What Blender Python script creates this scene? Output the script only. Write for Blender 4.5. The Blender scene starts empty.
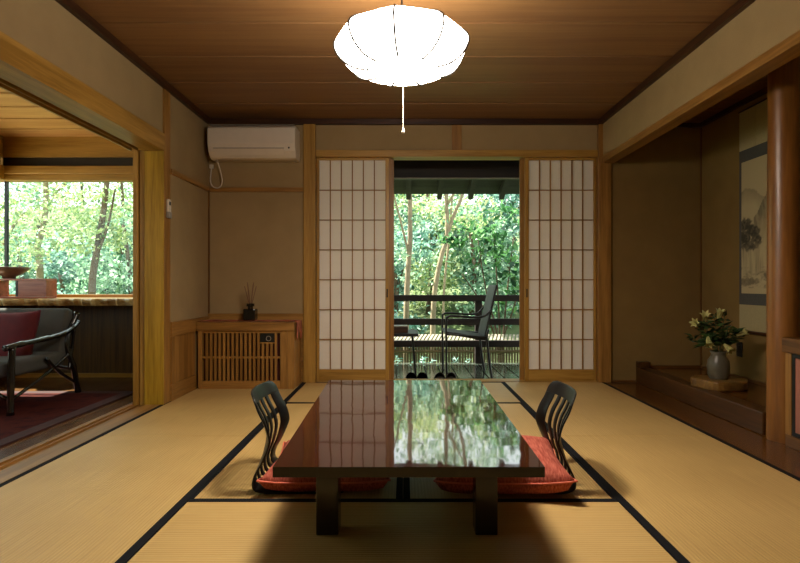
import bpy, bmesh, math, random
import numpy as np
from mathutils import Vector, Matrix
PI = math.pi
random.seed(7)
rng = np.random.default_rng(11)
scene = bpy.context.scene
C = scene.collection

# ------------------------------------------------------------------ camera
FPX, CX, CY, EYE = 533.33, 404.5, 284.0, 0.90
cd = bpy.data.cameras.new('camera')
cam = bpy.data.objects.new('camera', cd)
C.objects.link(cam)
cd.sensor_width = 36.0
cd.lens = 24.0
cd.shift_x = -(CX - 400.0) / 800.0
cd.shift_y = (CY - 281.5) / 800.0
cd.clip_start = 0.02
cam.location = (0, 0, EYE)
cam.rotation_euler = (PI / 2, 0, 0)
scene.camera = cam

# ------------------------------------------------------------------ world, sun, exposure
world = bpy.data.worlds.new('world')
scene.world = world
world.use_nodes = True
bg = world.node_tree.nodes['Background']
bg.inputs[0].default_value = (0.90, 1.0, 1.0, 1)
bg.inputs[1].default_value = 3.0
sd = bpy.data.lights.new('sun', 'SUN')
sd.energy = 28.0
sd.angle = 0.012
sd.color = (1.0, 0.94, 0.82)
sun = bpy.data.objects.new('sun', sd)
C.objects.link(sun)
sun.rotation_euler = Vector((0.50, -0.22, -0.80)).to_track_quat('-Z', 'Y').to_euler()
LAMP_POWER = 42.0
vs = scene.view_settings
vs.view_transform = 'Standard'
vs.look = 'None'
vs.gamma = 1.0
vs.use_curve_mapping = False
vs.exposure = 0.0
scene.cycles.use_denoising = True
scene.cycles.max_bounces = 8
scene.cycles.transparent_max_bounces = 16
scene.cycles.sample_clamp_indirect = 6.0
scene.cycles.caustics_reflective = False
scene.cycles.caustics_refractive = False


def P(px, py, Y):
    """world point seen at a photo pixel, at depth Y"""
    return Vector(((px - CX) * Y / FPX, Y, EYE - (py - CY) * Y / FPX))


# ------------------------------------------------------------------ materials
def lin(c):
    if isinstance(c, str):
        c = c.lstrip('#')
        c = tuple(int(c[i:i + 2], 16) / 255 for i in (0, 2, 4))
    return tuple(((v / 12.92) if v <= 0.04045 else ((v + 0.055) / 1.055) ** 2.4) for v in c) + (1.0,)


def new_mat(name):
    m = bpy.data.materials.new(name)
    m.use_nodes = True
    nt = m.node_tree
    b = nt.nodes['Principled BSDF']
    return m, nt, b


def node(nt, t, **kw):
    n = nt.nodes.new(t)
    for k, v in kw.items():
        setattr(n, k, v)
    return n


def plain(name, c, rough=0.5, metal=0.0, spec=0.5, noise=0.12, nscale=14.0, bump=0.0, bscale=200.0, coat=0.0):
    m, nt, b = new_mat(name)
    b.inputs['Roughness'].default_value = rough
    b.inputs['Metallic'].default_value = metal
    b.inputs['Specular IOR Level'].default_value = spec
    b.inputs['Coat Weight'].default_value = coat
    tc = node(nt, 'ShaderNodeTexCoord')
    n = node(nt, 'ShaderNodeTexNoise')
    n.inputs['Scale'].default_value = nscale
    n.inputs['Detail'].default_value = 4
    nt.links.new(tc.outputs['Object'], n.inputs['Vector'])
    r = node(nt, 'ShaderNodeValToRGB')
    lc = lin(c)
    r.color_ramp.elements[0].position = 0.3
    r.color_ramp.elements[1].position = 0.7
    r.color_ramp.elements[0].color = tuple(v * (1 - noise) for v in lc[:3]) + (1,)
    r.color_ramp.elements[1].color = tuple(min(1, v * (1 + noise)) for v in lc[:3]) + (1,)
    nt.links.new(n.outputs['Fac'], r.inputs['Fac'])
    nt.links.new(r.outputs['Color'], b.inputs['Base Color'])
    if bump > 0:
        n2 = node(nt, 'ShaderNodeTexNoise')
        n2.inputs['Scale'].default_value = bscale
        n2.inputs['Detail'].default_value = 3
        nt.links.new(tc.outputs['Object'], n2.inputs['Vector'])
        bp = node(nt, 'ShaderNodeBump')
        bp.inputs['Strength'].default_value = bump
        bp.inputs['Distance'].default_value = 0.004
        nt.links.new(n2.outputs['Fac'], bp.inputs['Height'])
        nt.links.new(bp.outputs['Normal'], b.inputs['Normal'])
    return m


def wood(name, c1, c2, axis='Z', rough=0.42, across=16.0, along=0.9, rnd=0.12, spec=0.4, fine=0.5):
    """procedural wood, grain along one axis of the object"""
    m, nt, b = new_mat(name)
    b.inputs['Roughness'].default_value = rough
    b.inputs['Specular IOR Level'].default_value = spec
    tc = node(nt, 'ShaderNodeTexCoord')
    oi = node(nt, 'ShaderNodeObjectInfo')
    mp = node(nt, 'ShaderNodeMapping')
    s = [across] * 3
    s['XYZ'.index(axis)] = along
    mp.inputs['Scale'].default_value = s
    nt.links.new(tc.outputs['Object'], mp.inputs['Vector'])
    add = node(nt, 'ShaderNodeVectorMath', operation='MULTIPLY_ADD')
    cmb = node(nt, 'ShaderNodeCombineXYZ')
    for i in range(3):
        nt.links.new(oi.outputs['Random'], cmb.inputs[i])
    nt.links.new(cmb.outputs[0], add.inputs[0])
    add.inputs[1].default_value = (37, 23, 51)
    nt.links.new(mp.outputs[0], add.inputs[2])
    n1 = node(nt, 'ShaderNodeTexNoise')
    n1.inputs['Scale'].default_value = 1.0
    n1.inputs['Detail'].default_value = 5
    n1.inputs['Distortion'].default_value = 0.6
    nt.links.new(add.outputs[0], n1.inputs['Vector'])
    n2 = node(nt, 'ShaderNodeTexNoise')
    n2.inputs['Scale'].default_value = 7.0
    n2.inputs['Detail'].default_value = 3
    nt.links.new(add.outputs[0], n2.inputs['Vector'])
    mx = node(nt, 'ShaderNodeMath', operation='MULTIPLY_ADD')
    nt.links.new(n2.outputs['Fac'], mx.inputs[0])
    mx.inputs[1].default_value = fine
    nt.links.new(n1.outputs['Fac'], mx.inputs[2])
    r = node(nt, 'ShaderNodeValToRGB')
    r.color_ramp.elements[0].position = 0.32 + fine * 0.5
    r.color_ramp.elements[1].position = 0.66 + fine * 0.5 if 0.66 + fine * 0.5 < 1 else 1.0
    r.color_ramp.elements[0].color = lin(c1)
    r.color_ramp.elements[1].color = lin(c2)
    nt.links.new(mx.outputs[0], r.inputs['Fac'])
    hsv = node(nt, 'ShaderNodeHueSaturation')
    mr = node(nt, 'ShaderNodeMapRange')
    mr.inputs['To Min'].default_value = 1 - rnd
    mr.inputs['To Max'].default_value = 1 + rnd
    nt.links.new(oi.outputs['Random'], mr.inputs['Value'])
    nt.links.new(mr.outputs[0], hsv.inputs['Value'])
    nt.links.new(r.outputs['Color'], hsv.inputs['Color'])
    nt.links.new(hsv.outputs['Color'], b.inputs['Base Color'])
    bp = node(nt, 'ShaderNodeBump')
    bp.inputs['Strength'].default_value = 0.08
    bp.inputs['Distance'].default_value = 0.003
    nt.links.new(mx.outputs[0], bp.inputs['Height'])
    nt.links.new(bp.outputs['Normal'], b.inputs['Normal'])
    return m


def tatami(name, axis):
    m, nt, b = new_mat(name)
    b.inputs['Roughness'].default_value = 0.5
    b.inputs['Specular IOR Level'].default_value = 0.5
    tc = node(nt, 'ShaderNodeTexCoord')
    mp = node(nt, 'ShaderNodeMapping')
    mp.inputs['Scale'].default_value = (3, 240, 1) if axis == 'X' else (240, 3, 1)
    nt.links.new(tc.outputs['Object'], mp.inputs['Vector'])
    n1 = node(nt, 'ShaderNodeTexNoise')
    n1.inputs['Scale'].default_value = 1.0
    n1.inputs['Detail'].default_value = 3
    nt.links.new(mp.outputs[0], n1.inputs['Vector'])
    n2 = node(nt, 'ShaderNodeTexNoise')
    n2.inputs['Scale'].default_value = 2.2
    n2.inputs['Detail'].default_value = 4
    nt.links.new(tc.outputs['Object'], n2.inputs['Vector'])
    r = node(nt, 'ShaderNodeValToRGB')
    r.color_ramp.elements[0].position = 0.3
    r.color_ramp.elements[1].position = 0.7
    r.color_ramp.elements[0].color = lin('#a9894f')
    r.color_ramp.elements[1].color = lin('#c9a769')
    ad = node(nt, 'ShaderNodeMath', operation='MULTIPLY_ADD')
    ad.inputs[1].default_value = 0.35
    nt.links.new(n2.outputs['Fac'], ad.inputs[0])
    hf = node(nt, 'ShaderNodeMath', operation='MULTIPLY')
    hf.inputs[1].default_value = 0.5
    nt.links.new(n1.outputs['Fac'], hf.inputs[0])
    nt.links.new(hf.outputs[0], ad.inputs[2])
    wsum = node(nt, 'ShaderNodeMath', operation='MULTIPLY_ADD')
    wsum.inputs[1].default_value = 0.10
    nt.links.new(ad.outputs[0], wsum.inputs[2])
    nt.links.new(wsum.outputs[0], r.inputs['Fac'])
    nt.links.new(r.outputs['Color'], b.inputs['Base Color'])
    # woven ridges: rows across the rush
    wv = node(nt, 'ShaderNodeTexWave', wave_type='BANDS', bands_direction='Y' if axis == 'X' else 'X')
    wv.inputs['Scale'].default_value = 22.0
    wv.inputs['Distortion'].default_value = 0.4
    nt.links.new(tc.outputs['Object'], wv.inputs['Vector'])
    nt.links.new(wv.outputs['Fac'], wsum.inputs[0])
    bk = node(nt, 'ShaderNodeMath', operation='ADD')
    nt.links.new(wv.outputs['Fac'], bk.inputs[0])
    nt.links.new(n1.outputs['Fac'], bk.inputs[1])
    bp = node(nt, 'ShaderNodeBump')
    bp.inputs['Strength'].default_value = 0.35
    bp.inputs['Distance'].default_value = 0.003
    nt.links.new(bk.outputs[0], bp.inputs['Height'])
    nt.links.new(bp.outputs['Normal'], b.inputs['Normal'])
    return m


def leafmat(name, cols, trans=0.45, rough=0.45):
    m, nt, b = new_mat(name)
    b.inputs['Roughness'].default_value = rough
    b.inputs['Specular IOR Level'].default_value = 0.35
    g = node(nt, 'ShaderNodeNewGeometry')
    r = node(nt, 'ShaderNodeValToRGB')
    r.color_ramp.elements[0].color = lin(cols[0])
    r.color_ramp.elements[1].color = lin(cols[-1])
    for i, c in enumerate(cols[1:-1]):
        e = r.color_ramp.elements.new((i + 1) / (len(cols) - 1))
        e.color = lin(c)
    nt.links.new(g.outputs['Random Per Island'], r.inputs['Fac'])
    nt.links.new(r.outputs['Color'], b.inputs['Base Color'])
    tr = node(nt, 'ShaderNodeBsdfTranslucent')
    nt.links.new(r.outputs['Color'], tr.inputs['Color'])
    mix = node(nt, 'ShaderNodeMixShader')
    mix.inputs[0].default_value = trans
    nt.links.new(b.outputs[0], mix.inputs[1])
    nt.links.new(tr.outputs[0], mix.inputs[2])
    nt.links.new(mix.outputs[0], nt.nodes['Material Output'].inputs['Surface'])
    return m


def glassmat(name):
    m, nt, b = new_mat(name)
    nt.nodes.remove(b)
    t = node(nt, 'ShaderNodeBsdfTransparent')
    t.inputs['Color'].default_value = (0.93, 0.97, 0.95, 1)
    gl = node(nt, 'ShaderNodeBsdfGlossy')
    gl.inputs['Roughness'].default_value = 0.02
    lw = node(nt, 'ShaderNodeLayerWeight')
    lw.inputs['Blend'].default_value = 0.5
    pw = node(nt, 'ShaderNodeMath', operation='POWER')
    pw.inputs[1].default_value = 5.0
    nt.links.new(lw.outputs['Facing'], pw.inputs[0])
    fr = node(nt, 'ShaderNodeMath', operation='MULTIPLY_ADD')
    fr.inputs[1].default_value = 0.9
    fr.inputs[2].default_value = 0.02
    nt.links.new(pw.outputs[0], fr.inputs[0])
    mix = node(nt, 'ShaderNodeMixShader')
    nt.links.new(fr.outputs[0], mix.inputs[0])
    nt.links.new(t.outputs[0], mix.inputs[1])
    nt.links.new(gl.outputs[0], mix.inputs[2])
    nt.links.new(mix.outputs[0], nt.nodes['Material Output'].inputs['Surface'])
    return m


M = {}
M['plaster'] = plain('plaster', '#98815c', rough=0.95, spec=0.1, noise=0.06, nscale=5, bump=0.5, bscale=240)
M['plaster_alcove'] = plain('plaster_alcove', '#7f663c', rough=0.95, spec=0.1, noise=0.07, nscale=5, bump=0.4, bscale=240)
for ax in 'XYZ':
    M['honey' + ax] = wood('honey_wood_' + ax, '#8a6424', '#b0863e', ax, rnd=0.06)
    M['cedar' + ax] = wood('cedar_wood_' + ax, '#785222', '#9c7036', ax, rnd=0.08)
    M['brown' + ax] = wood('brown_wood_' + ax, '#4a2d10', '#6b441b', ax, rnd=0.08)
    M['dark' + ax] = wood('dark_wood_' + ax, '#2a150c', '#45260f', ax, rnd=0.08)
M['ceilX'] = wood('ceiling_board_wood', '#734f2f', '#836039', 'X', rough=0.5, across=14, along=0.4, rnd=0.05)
M['pale_ceil'] = wood('pale_ceiling_wood', '#b8834c', '#d3a468', 'X', rough=0.5, across=12, along=0.6, rnd=0.06)
M['wet_deck'] = wood('deck_wood', '#343a33', '#4c5348', 'Y', rough=0.12, across=20, along=1.0, rnd=0.12, spec=0.6)
M['rail_dark'] = wood('weathered_dark_wood', '#17110e', '#2a201a', 'X', rough=0.6, rnd=0.05)
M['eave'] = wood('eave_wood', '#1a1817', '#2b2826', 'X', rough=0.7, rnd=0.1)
M['tatX'] = tatami('tatami_rush_crosswise', 'X')
M['tatY'] = tatami('tatami_rush_lengthwise', 'Y')
M['heri'] = plain('tatami_border_cloth', '#111114', rough=0.9, spec=0.15, noise=0.2, nscale=90)
M['black_lacquer'] = plain('black_lacquer', '#0c0a0a', rough=0.38, spec=0.4, noise=0.1, coat=0.0)
M['white_plastic'] = plain('white_plastic', '#cfc3b2', rough=0.4, noise=0.02)
M['grey_plastic'] = plain('grey_plastic', '#8d8478', rough=0.5, noise=0.03)
M['black_plastic'] = plain('black_plastic', '#0b0b0c', rough=0.4, noise=0.05)
M['black_metal'] = plain('black_metal', '#1b1a1b', rough=0.35, metal=0.3, noise=0.05)
M['glass'] = glassmat('window_glass')
M['soil'] = plain('garden_soil', '#4b5a32', rough=1.0, noise=0.4, nscale=3, bump=0.6, bscale=20)
M['bounce_gravel'] = plain('pale_bounce_gravel', '#c2b8a2', rough=1.0, noise=0.3, nscale=40, bump=0.6, bscale=60)
M['trunk'] = plain('pale_bark', '#85775f', rough=0.9, noise=0.3, nscale=6, bump=0.6, bscale=30)
M['trunk_dark'] = plain('brown_bark', '#5c4c3a', rough=0.9, noise=0.35, nscale=6, bump=0.6, bscale=30)


# ------------------------------------------------------------------ mesh builder
class MB:
    def __init__(s):
        s.v = []
        s.f = []

    def box(s, x0, x1, y0, y1, z0, z1):
        b = len(s.v)
        s.v += [(x0, y0, z0), (x1, y0, z0), (x1, y1, z0), (x0, y1, z0),
                (x0, y0, z1), (x1, y0, z1), (x1, y1, z1), (x0, y1, z1)]
        for q in ((0, 3, 2, 1), (4, 5, 6, 7), (0, 1, 5, 4), (1, 2, 6, 5), (2, 3, 7, 6), (3, 0, 4, 7)):
            s.f.append(tuple(b + i for i in q))
        return s

    def tube(s, pts, r, n=8, cap=True):
        pts = [Vector(p) for p in pts]
        rs = r if isinstance(r, (list, tuple)) else [r] * len(pts)
        b = len(s.v)
        up = None
        for i, p in enumerate(pts):
            d = (pts[min(i + 1, len(pts) - 1)] - pts[max(i - 1, 0)]).normalized()
            if up is None:
                up = Vector((0, 0, 1)) if abs(d.z) < 0.9 else Vector((1, 0, 0))
            u = d.cross(up).normalized()
            w = u.cross(d).normalized()
            up = w
            for k in range(n):
                a = 2 * PI * k / n
                s.v.append(tuple(p + (u * math.cos(a) + w * math.sin(a)) * rs[i]))
        for i in range(len(pts) - 1):
            for k in range(n):
                s.f.append((b + i * n + k, b + i * n + (k + 1) % n, b + (i + 1) * n + (k + 1) % n, b + (i + 1) * n + k))
        if cap:
            s.f.append(tuple(b + k for k in reversed(range(n))))
            e = b + (len(pts) - 1) * n
            s.f.append(tuple(e + k for k in range(n)))
        return s

    def lathe(s, prof, n=24, cx=0, cy=0, cap=True):
        b = len(s.v)
        for r, z in prof:
            for k in range(n):
                a = 2 * PI * k / n
                s.v.append((cx + r * math.cos(a), cy + r * math.sin(a), z))
        for i in range(len(prof) - 1):
            for k in range(n):
                s.f.append((b + i * n + k, b + i * n + (k + 1) % n, b + (i + 1) * n + (k + 1) % n, b + (i + 1) * n + k))
        if cap:
            s.f.append(tuple(b + k for k in reversed(range(n))))
            e = b + (len(prof) - 1) * n
            s.f.append(tuple(e + k for k in range(n)))
        return s

    def prism(s, poly, a0, a1, axis='Z'):
        """extrude a 2-D polygon along an axis; poly coordinates are the other two axes in order"""
        b = len(s.v)
        n = len(poly)
        for a in (a0, a1):
            for (p, q) in poly:
                s.v.append({'Z': (p, q, a), 'Y': (p, a, q), 'X': (a, p, q)}[axis])
        s.f.append(tuple(b + k for k in reversed(range(n))))
        s.f.append(tuple(b + n + k for k in range(n)))
        for k in range(n):
            s.f.append((b + k, b + (k + 1) % n, b + n + (k + 1) % n, b + n + k))
        return s

    def grid(s, fn, nu, nv):
        b = len(s.v)
        for i in range(nu + 1):
            for j in range(nv + 1):
                s.v.append(tuple(fn(i / nu, j / nv)))
        for i in range(nu):
            for j in range(nv):
                q = b + i * (nv + 1) + j
                s.f.append((q, q + nv + 1, q + nv + 2, q + 1))
        return s

    def mesh(s, name):
        me = bpy.data.meshes.new(name)
        me.from_pydata(s.v, [], s.f)
        bm = bmesh.new()
        bm.from_mesh(me)
        bmesh.ops.recalc_face_normals(bm, faces=bm.faces)
        bm.to_mesh(me)
        bm.free()
        return me

    def build(s, name, mat, parent=None, smooth=False, bevel=0.0, solid=0.0, sub=0, seg=2):
        me = s.mesh(name)
        if mat is not None:
            me.materials.append(mat)
        if smooth:
            for p in me.polygons:
                p.use_smooth = True
        o = bpy.data.objects.new(name, me)
        C.objects.link(o)
        if parent is not None:
            o.parent = parent
        if solid:
            md = o.modifiers.new('solid', 'SOLIDIFY')
            md.thickness = solid
            md.offset = 0
        if bevel:
            md = o.modifiers.new('bevel', 'BEVEL')
            md.width = bevel
            md.segments = seg
            md.limit_method = 'ANGLE'
        if sub:
            md = o.modifiers.new('sub', 'SUBSURF')
            md.levels = sub
            md.render_levels = sub
        return o


def box(name, mat, parent, x0, x1, y0, y1, z0, z1, bevel=0.0):
    return MB().box(x0, x1, y0, y1, z0, z1).build(name, mat, parent, bevel=bevel)


def cbox(name, mat, parent, x0, x1, y0, y1, z0, z1, bevel=0.0):
    """box whose origin is its own centre (so the grain differs from piece to piece)"""
    cx, cy, cz = (x0 + x1) / 2, (y0 + y1) / 2, (z0 + z1) / 2
    o = MB().box(x0 - cx, x1 - cx, y0 - cy, y1 - cy, z0 - cz, z1 - cz).build(name, mat, parent, bevel=bevel)
    o.location = (cx, cy, cz)
    return o


def share(name, src, parent, loc):
    """another piece with the same mesh"""
    o = src.copy()
    o.name = name
    C.objects.link(o)
    o.parent = parent
    o.location = loc
    return o


def tag(o, label, cat=None, group=None, kind=None):
    if label:
        o['label'] = label
    if cat:
        o['category'] = cat
    if group:
        o['group'] = group
    if kind:
        o['kind'] = kind
    return o


def struct(o, label=None):
    o['kind'] = 'structure'
    if label:
        o['label'] = label
    return o


def thing(name, label, cat, loc=(0, 0, 0), rz=0.0, group=None):
    o = bpy.data.objects.new(name, None)
    o.empty_display_size = 0.05
    C.objects.link(o)
    o.location = loc
    o.rotation_euler = (0, 0, rz)
    return tag(o, label, cat, group)


def sempty(name, label, loc=(0, 0, 0)):
    o = bpy.data.objects.new(name, None)
    C.objects.link(o)
    o.location = loc
    return struct(o, label)


def dup(root, loc, rz=None, label=None):
    r = root.copy()
    C.objects.link(r)
    r.location = loc
    if rz is not None:
        r.rotation_euler = (0, 0, rz)
    if label:
        r['label'] = label
    for ch in list(root.children):
        c = ch.copy()
        C.objects.link(c)
        c.parent = r
        for g in ch.children:
            d = g.copy()
            C.objects.link(d)
            d.parent = c
    return r


def spline(pts, n=6):
    """Catmull-Rom through points"""
    pts = [Vector(p) for p in pts]
    out = []
    for i in range(len(pts) - 1):
        p0, p1, p2, p3 = pts[max(i - 1, 0)], pts[i], pts[i + 1], pts[min(i + 2, len(pts) - 1)]
        for k in range(n):
            t = k / n
            out.append(0.5 * ((2 * p1) + (p2 - p0) * t + (2 * p0 - 5 * p1 + 4 * p2 - p3) * t * t + (3 * p1 - p0 - 3 * p2 + p3) * t ** 3))
    out.append(pts[-1])
    return out

# ================================================================== THE ROOM SHELL
XL, XR, YB, ZC, YR = -1.80, 1.81, 4.90, 2.41, -1.2

# ---- tatami floor
floor = struct(box('floor', M['brownY'], None, -1.82, 1.835, YR, 4.93, -0.12, -0.052), 'straw tatami mat floor with dark cloth borders')


def mat_piece(x0, x1, y0, y1, axis, h0, h1):
    """axis = long direction; h0/h1 = border widths on its two long edges"""
    g = 0.0015
    m = box('tatami_mat', M['tatX' if axis == 'X' else 'tatY'], floor, x0 + g, x1 - g, y0 + g, y1 - g, -0.05, 0.0, bevel=0.002)
    e = 0.0016
    if axis == 'Y':
        if h0:
            box('border', M['heri'], m, x0 + g, x0 + h0, y0 + g, y1 - g, -0.045, e)
        if h1:
            box('border', M['heri'], m, x1 - h1, x1 - g, y0 + g, y1 - g, -0.045, e)
    else:
        if h0:
            box('border', M['heri'], m, x0 + g, x1 - g, y0 + g, y0 + h0, -0.045, e)
        if h1:
            box('border', M['heri'], m, x0 + g, x1 - g, y1 - h1, y1 - g, -0.045, e)
    return m


XA, XB = -0.898, 0.885
for (y0, y1) in ((3.16, 4.90), (1.37, 3.16), (-0.42, 1.37), (YR, -0.42)):
    mat_piece(-1.818, XA, y0, y1, 'Y', 0.03, 0.037)
    mat_piece(XB, 1.832, y0, y1, 'Y', 0.037, 0.03)
mat_piece(XA, XB, 4.02, 4.90, 'X', 0.036, 0.03)
for (x0, x1, h0, h1) in ((XA, -0.006, 0.016, 0.03), (-0.006, XB, 0.03, 0.016)):
    mat_piece(x0, x1, 2.235, 4.02, 'Y', h0, h1)
mat_piece(XA, XB, 1.33, 2.235, 'X', 0.03, 0.034)
mat_piece(XA, XB, 0.43, 1.33, 'X', 0.034, 0.03)
mat_piece(XA, XB, -0.47, 0.43, 'X', 0.034, 0.03)
mat_piece(XA, XB, YR, -0.47, 'X', 0.034, 0.03)

# ---- ceiling boards
ceiling = struct(box('ceiling', M['darkX'], None, XL - 0.05, XR + 0.05, YR, 4.98, 2.432, 2.46), 'wide cedar board ceiling over the tatami room')
ys = [4.93, 4.461, 3.995, 3.54, 3.085, 2.625, 2.165, 1.705, 1.245, 0.785, 0.325, -0.135, -0.595, YR]
for a, b_ in zip(ys[1:], ys[:-1]):
    cbox('ceiling_board', M['ceilX'], ceiling, XL - 0.03, XR + 0.03, a + 0.011, b_ - 0.011, 2.411, 2.431, bevel=0.001)

# ceiling edge trims
struct(box('trim_1', M['darkY'], None, XL - 0.01, XL + 0.035, YR, 4.90, 2.36, 2.41, bevel=0.003), 'brown edge moulding where the ceiling meets the left wall')
struct(box('trim_2', M['darkY'], None, XR - 0.035, XR + 0.01, YR, 4.90, 2.36, 2.41, bevel=0.003), 'brown edge moulding along the right side of the ceiling')
struct(box('trim_3', M['darkX'], None, XL + 0.036, XR - 0.036, 4.865, 4.91, 2.36, 2.41, bevel=0.003), 'brown edge moulding above the paper screens')

# ---- left wall
M['daylit_postZ'] = wood('daylit_post_wood', '#8c6a14', '#b38c28', 'Z', rnd=0.04)  # daylight on the post's front face put into the wood colour
struct(box('wall_left', M['plaster'], None, XL - 0.08, XL, YR, 3.968, 2.0185, 2.412), 'plaster band above the wide opening to the lounge')
struct(box('wall_left_corner', M['plaster'], None, XL - 0.06, XL, 4.092, 4.90, 0.0, 2.412), 'narrow plaster wall between post and corner')
struct(box('trim_33', M['daylit_postZ'], None, XL - 0.136, XL + 0.004, 3.9705, 3.985, -0.0, 1.891), 'added yellow front board painting daylight on the lounge post')
struct(box('trim_4', M['cedarZ'], None, XL - 0.135, XL + 0.006, 3.9855, 4.09, -0.0, 2.36, bevel=0.004), 'square honey-coloured post beside the lounge opening')
# lintel with two sliding grooves
zb, zt = 1.892, 2.018
prof = [(-1.785, zt), (-1.785, zb), (-1.940, zb), (-1.940, zb + 0.02), (-1.984, zb + 0.02), (-1.984, zb), (-1.988, zb), (-1.988, zb + 0.02),
        (-2.030, zb + 0.02), (-2.030, zb), (-2.045, zb), (-2.045, zt)]
struct(MB().prism(prof, YR, 3.969, 'Y').build('trim_5', M['honeyY']), 'long honey wood lintel over the lounge opening')
zs = 0.002
prof = [(-2.065, -0.1), (-1.8195, -0.1), (-1.8195, zs), (-1.940, zs), (-1.940, zs - 0.012), (-1.984, zs - 0.012), (-1.984, zs), (-1.988, zs),
        (-1.988, zs - 0.012), (-2.030, zs - 0.012), (-2.030, zs), (-2.065, zs)]
struct(MB().prism(prof, YR, 4.90, 'Y').build('trim_6', M['cedarY']), 'grooved wooden threshold between tatami and lounge floor')
# nageshi rails round the corner
struct(box('trim_7', M['cedarY'], None, XL, XL + 0.016, 4.092, 4.884, 1.745, 1.785, bevel=0.002), 'thin wooden rail on the narrow left wall')
struct(box('trim_8', M['cedarX'], None, XL, -0.924, 4.884, 4.902, 1.745, 1.785, bevel=0.002), 'thin wooden rail below the air conditioner')
struct(box('trim_9', M['brownZ'], None, XL, XL + 0.012, 4.888, 4.90, 0.61, 1.744), 'thin dark corner strip of the wall')
# dado on the left wall
d = sempty('trim_10', 'wooden dado panel low on the left wall beside the cabinet', (XL, 4.33, 0))
for nm, a in (('top_rail', (0, 0.018, -0.238, 0.56, 0.495, 0.607)), ('bottom_rail', (0, 0.016, -0.238, 0.245, 0.0, 0.125)),
              ('stile', (0, 0.016, -0.238, -0.16, 0.126, 0.494)), ('panel', (0, 0.007, -0.159, 0.245, 0.126, 0.494))):
    MB().box(*a).build(nm, M['cedarY' if 'rail' in nm else 'cedarZ'], d, bevel=0.002)

# ---- back wall
struct(box('wall_back', M['plaster'], None, XL - 0.06, -0.922, 4.90, 4.98, 0.0, 2.412), 'plaster wall behind the air conditioner')
struct(box('wall_back_upper', M['plaster'], None, -0.814, 1.772, 4.905, 4.98, 2.128, 2.412), 'plaster band above the paper screens')
struct(box('trim_11', M['honeyZ'], None, -0.923, -0.813, 4.865, 5.02, -0.0, 2.36, bevel=0.004), 'tall wooden post left of the paper screens')
struct(box('trim_12', M['cedarZ'], None, 1.772, 1.888, 4.865, 5.02, -0.0, 2.36, bevel=0.004), 'tall wooden post right of the paper screens')
struct(box('trim_13', M['honeyX'], None, -0.812, 1.771, 4.88, 5.03, 2.066, 2.128, bevel=0.003), 'wooden lintel over the paper screens')
struct(box('trim_14', M['cedarZ'], None, 0.435, 0.525, 4.892, 4.905, 2.129, 2.36, bevel=0.003), 'short strut in the plaster band over the garden doorway')
struct(box('trim_15', M['honeyX'], None, -0.812, 1.771, 4.903, 5.05, -0.1, 0.004, bevel=0.002), 'wooden threshold under the sliding screens')
# dado on the back wall behind the cabinet
d = sempty('trim_16', 'wooden dado on the back wall behind the cabinet', (-1.36, 4.90, 0))
for nm, a in (('top_rail', (-0.44, 0.436, -0.018, 0, 0.50, 0.63)), ('bottom_rail', (-0.44, 0.436, -0.016, 0, 0.0, 0.2)),
              ('panel', (-0.44, 0.436, -0.008, 0, 0.201, 0.499))):
    MB().box(*a).build(nm, M['cedarX'], d, bevel=0.002)

# ---- right: hanging wall over the alcove
struct(box('wall_right', M['plaster'], None, XR, XR + 0.07, YR, 4.864, 2.062, 2.412), 'hanging plaster band over the alcove opening')
struct(box('trim_17', M['cedarY'], None, XR - 0.008, XR + 0.10, YR, 4.864, 2.003, 2.061, bevel=0.003), 'brown beam under the plaster band over the alcove')

# ---- alcove (tokonoma)
M['alcove_floor'] = wood('alcove_floor_wood', '#4a2a0e', '#6b4218', 'Y', rough=0.22, across=9, along=0.6, spec=0.5)
AX = 2.725
M['kamachi'] = wood('dark_step_beam_wood', '#38200c', '#523214', 'Y', rough=0.4, spec=0.3)
struct(box('floor_alcove_front', M['alcove_floor'], None, 1.8355, 2.26, YR, 4.90, -0.1, -0.002), 'polished brown board along the tatami edge')
struct(box('floor_alcove', M['alcove_floor'], None, 2.24, AX, 3.02, 4.90, 0.0, 0.130), 'raised polished wooden alcove floor')
struct(box('trim_18', M['kamachi'], None, 2.125, 2.2395, 3.165, 4.899, -0.001, 0.136, bevel=0.006), 'front beam of the raised alcove floor')
struct(box('trim_19', M['kamachi'], None, 2.125, 2.235, 4.84, 4.899, 0.1365, 0.19, bevel=0.003), 'small end block of the alcove front beam')
struct(box('wall_alcove_back', M['plaster_alcove'], None, 1.888, AX + 0.07, 4.90, 4.98, 0.0, 2.412), 'dark sand plaster end wall of the alcove')
struct(box('wall_alcove_right', M['plaster_alcove'], None, AX, AX + 0.08, YR, 4.90, -0.1, 2.412), 'dark sand plaster back wall of the alcove')
struct(box('trim_20', M['brownX'], None, 2.24, AX - 0.012, 4.888, 4.90, 0.131, 0.153), 'thin skirting at the alcove end wall')
struct(box('trim_21', M['brownY'], None, AX - 0.012, AX, 3.2, 4.887, 0.131, 0.153), 'thin skirting along the alcove back wall')
struct(box('trim_22', M['brownZ'], None, AX - 0.01, AX, 4.889, 4.90, 0.154, 2.33), 'thin dark corner strip inside the alcove')
struct(box('trim_26', M['brownX'], None, 1.889, 2.124, 4.888, 4.90, -0.001, 0.018), 'thin skirting beside the right post')
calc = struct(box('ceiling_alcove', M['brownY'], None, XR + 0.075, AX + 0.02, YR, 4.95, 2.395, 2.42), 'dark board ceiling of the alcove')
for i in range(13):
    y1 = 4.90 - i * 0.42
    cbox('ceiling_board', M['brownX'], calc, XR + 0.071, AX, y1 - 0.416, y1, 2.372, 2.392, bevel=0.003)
struct(box('trim_23', M['darkY'], None, AX - 0.03, AX, YR, 4.90, 2.335, 2.371), 'dark edge moulding of the alcove ceiling')
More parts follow.
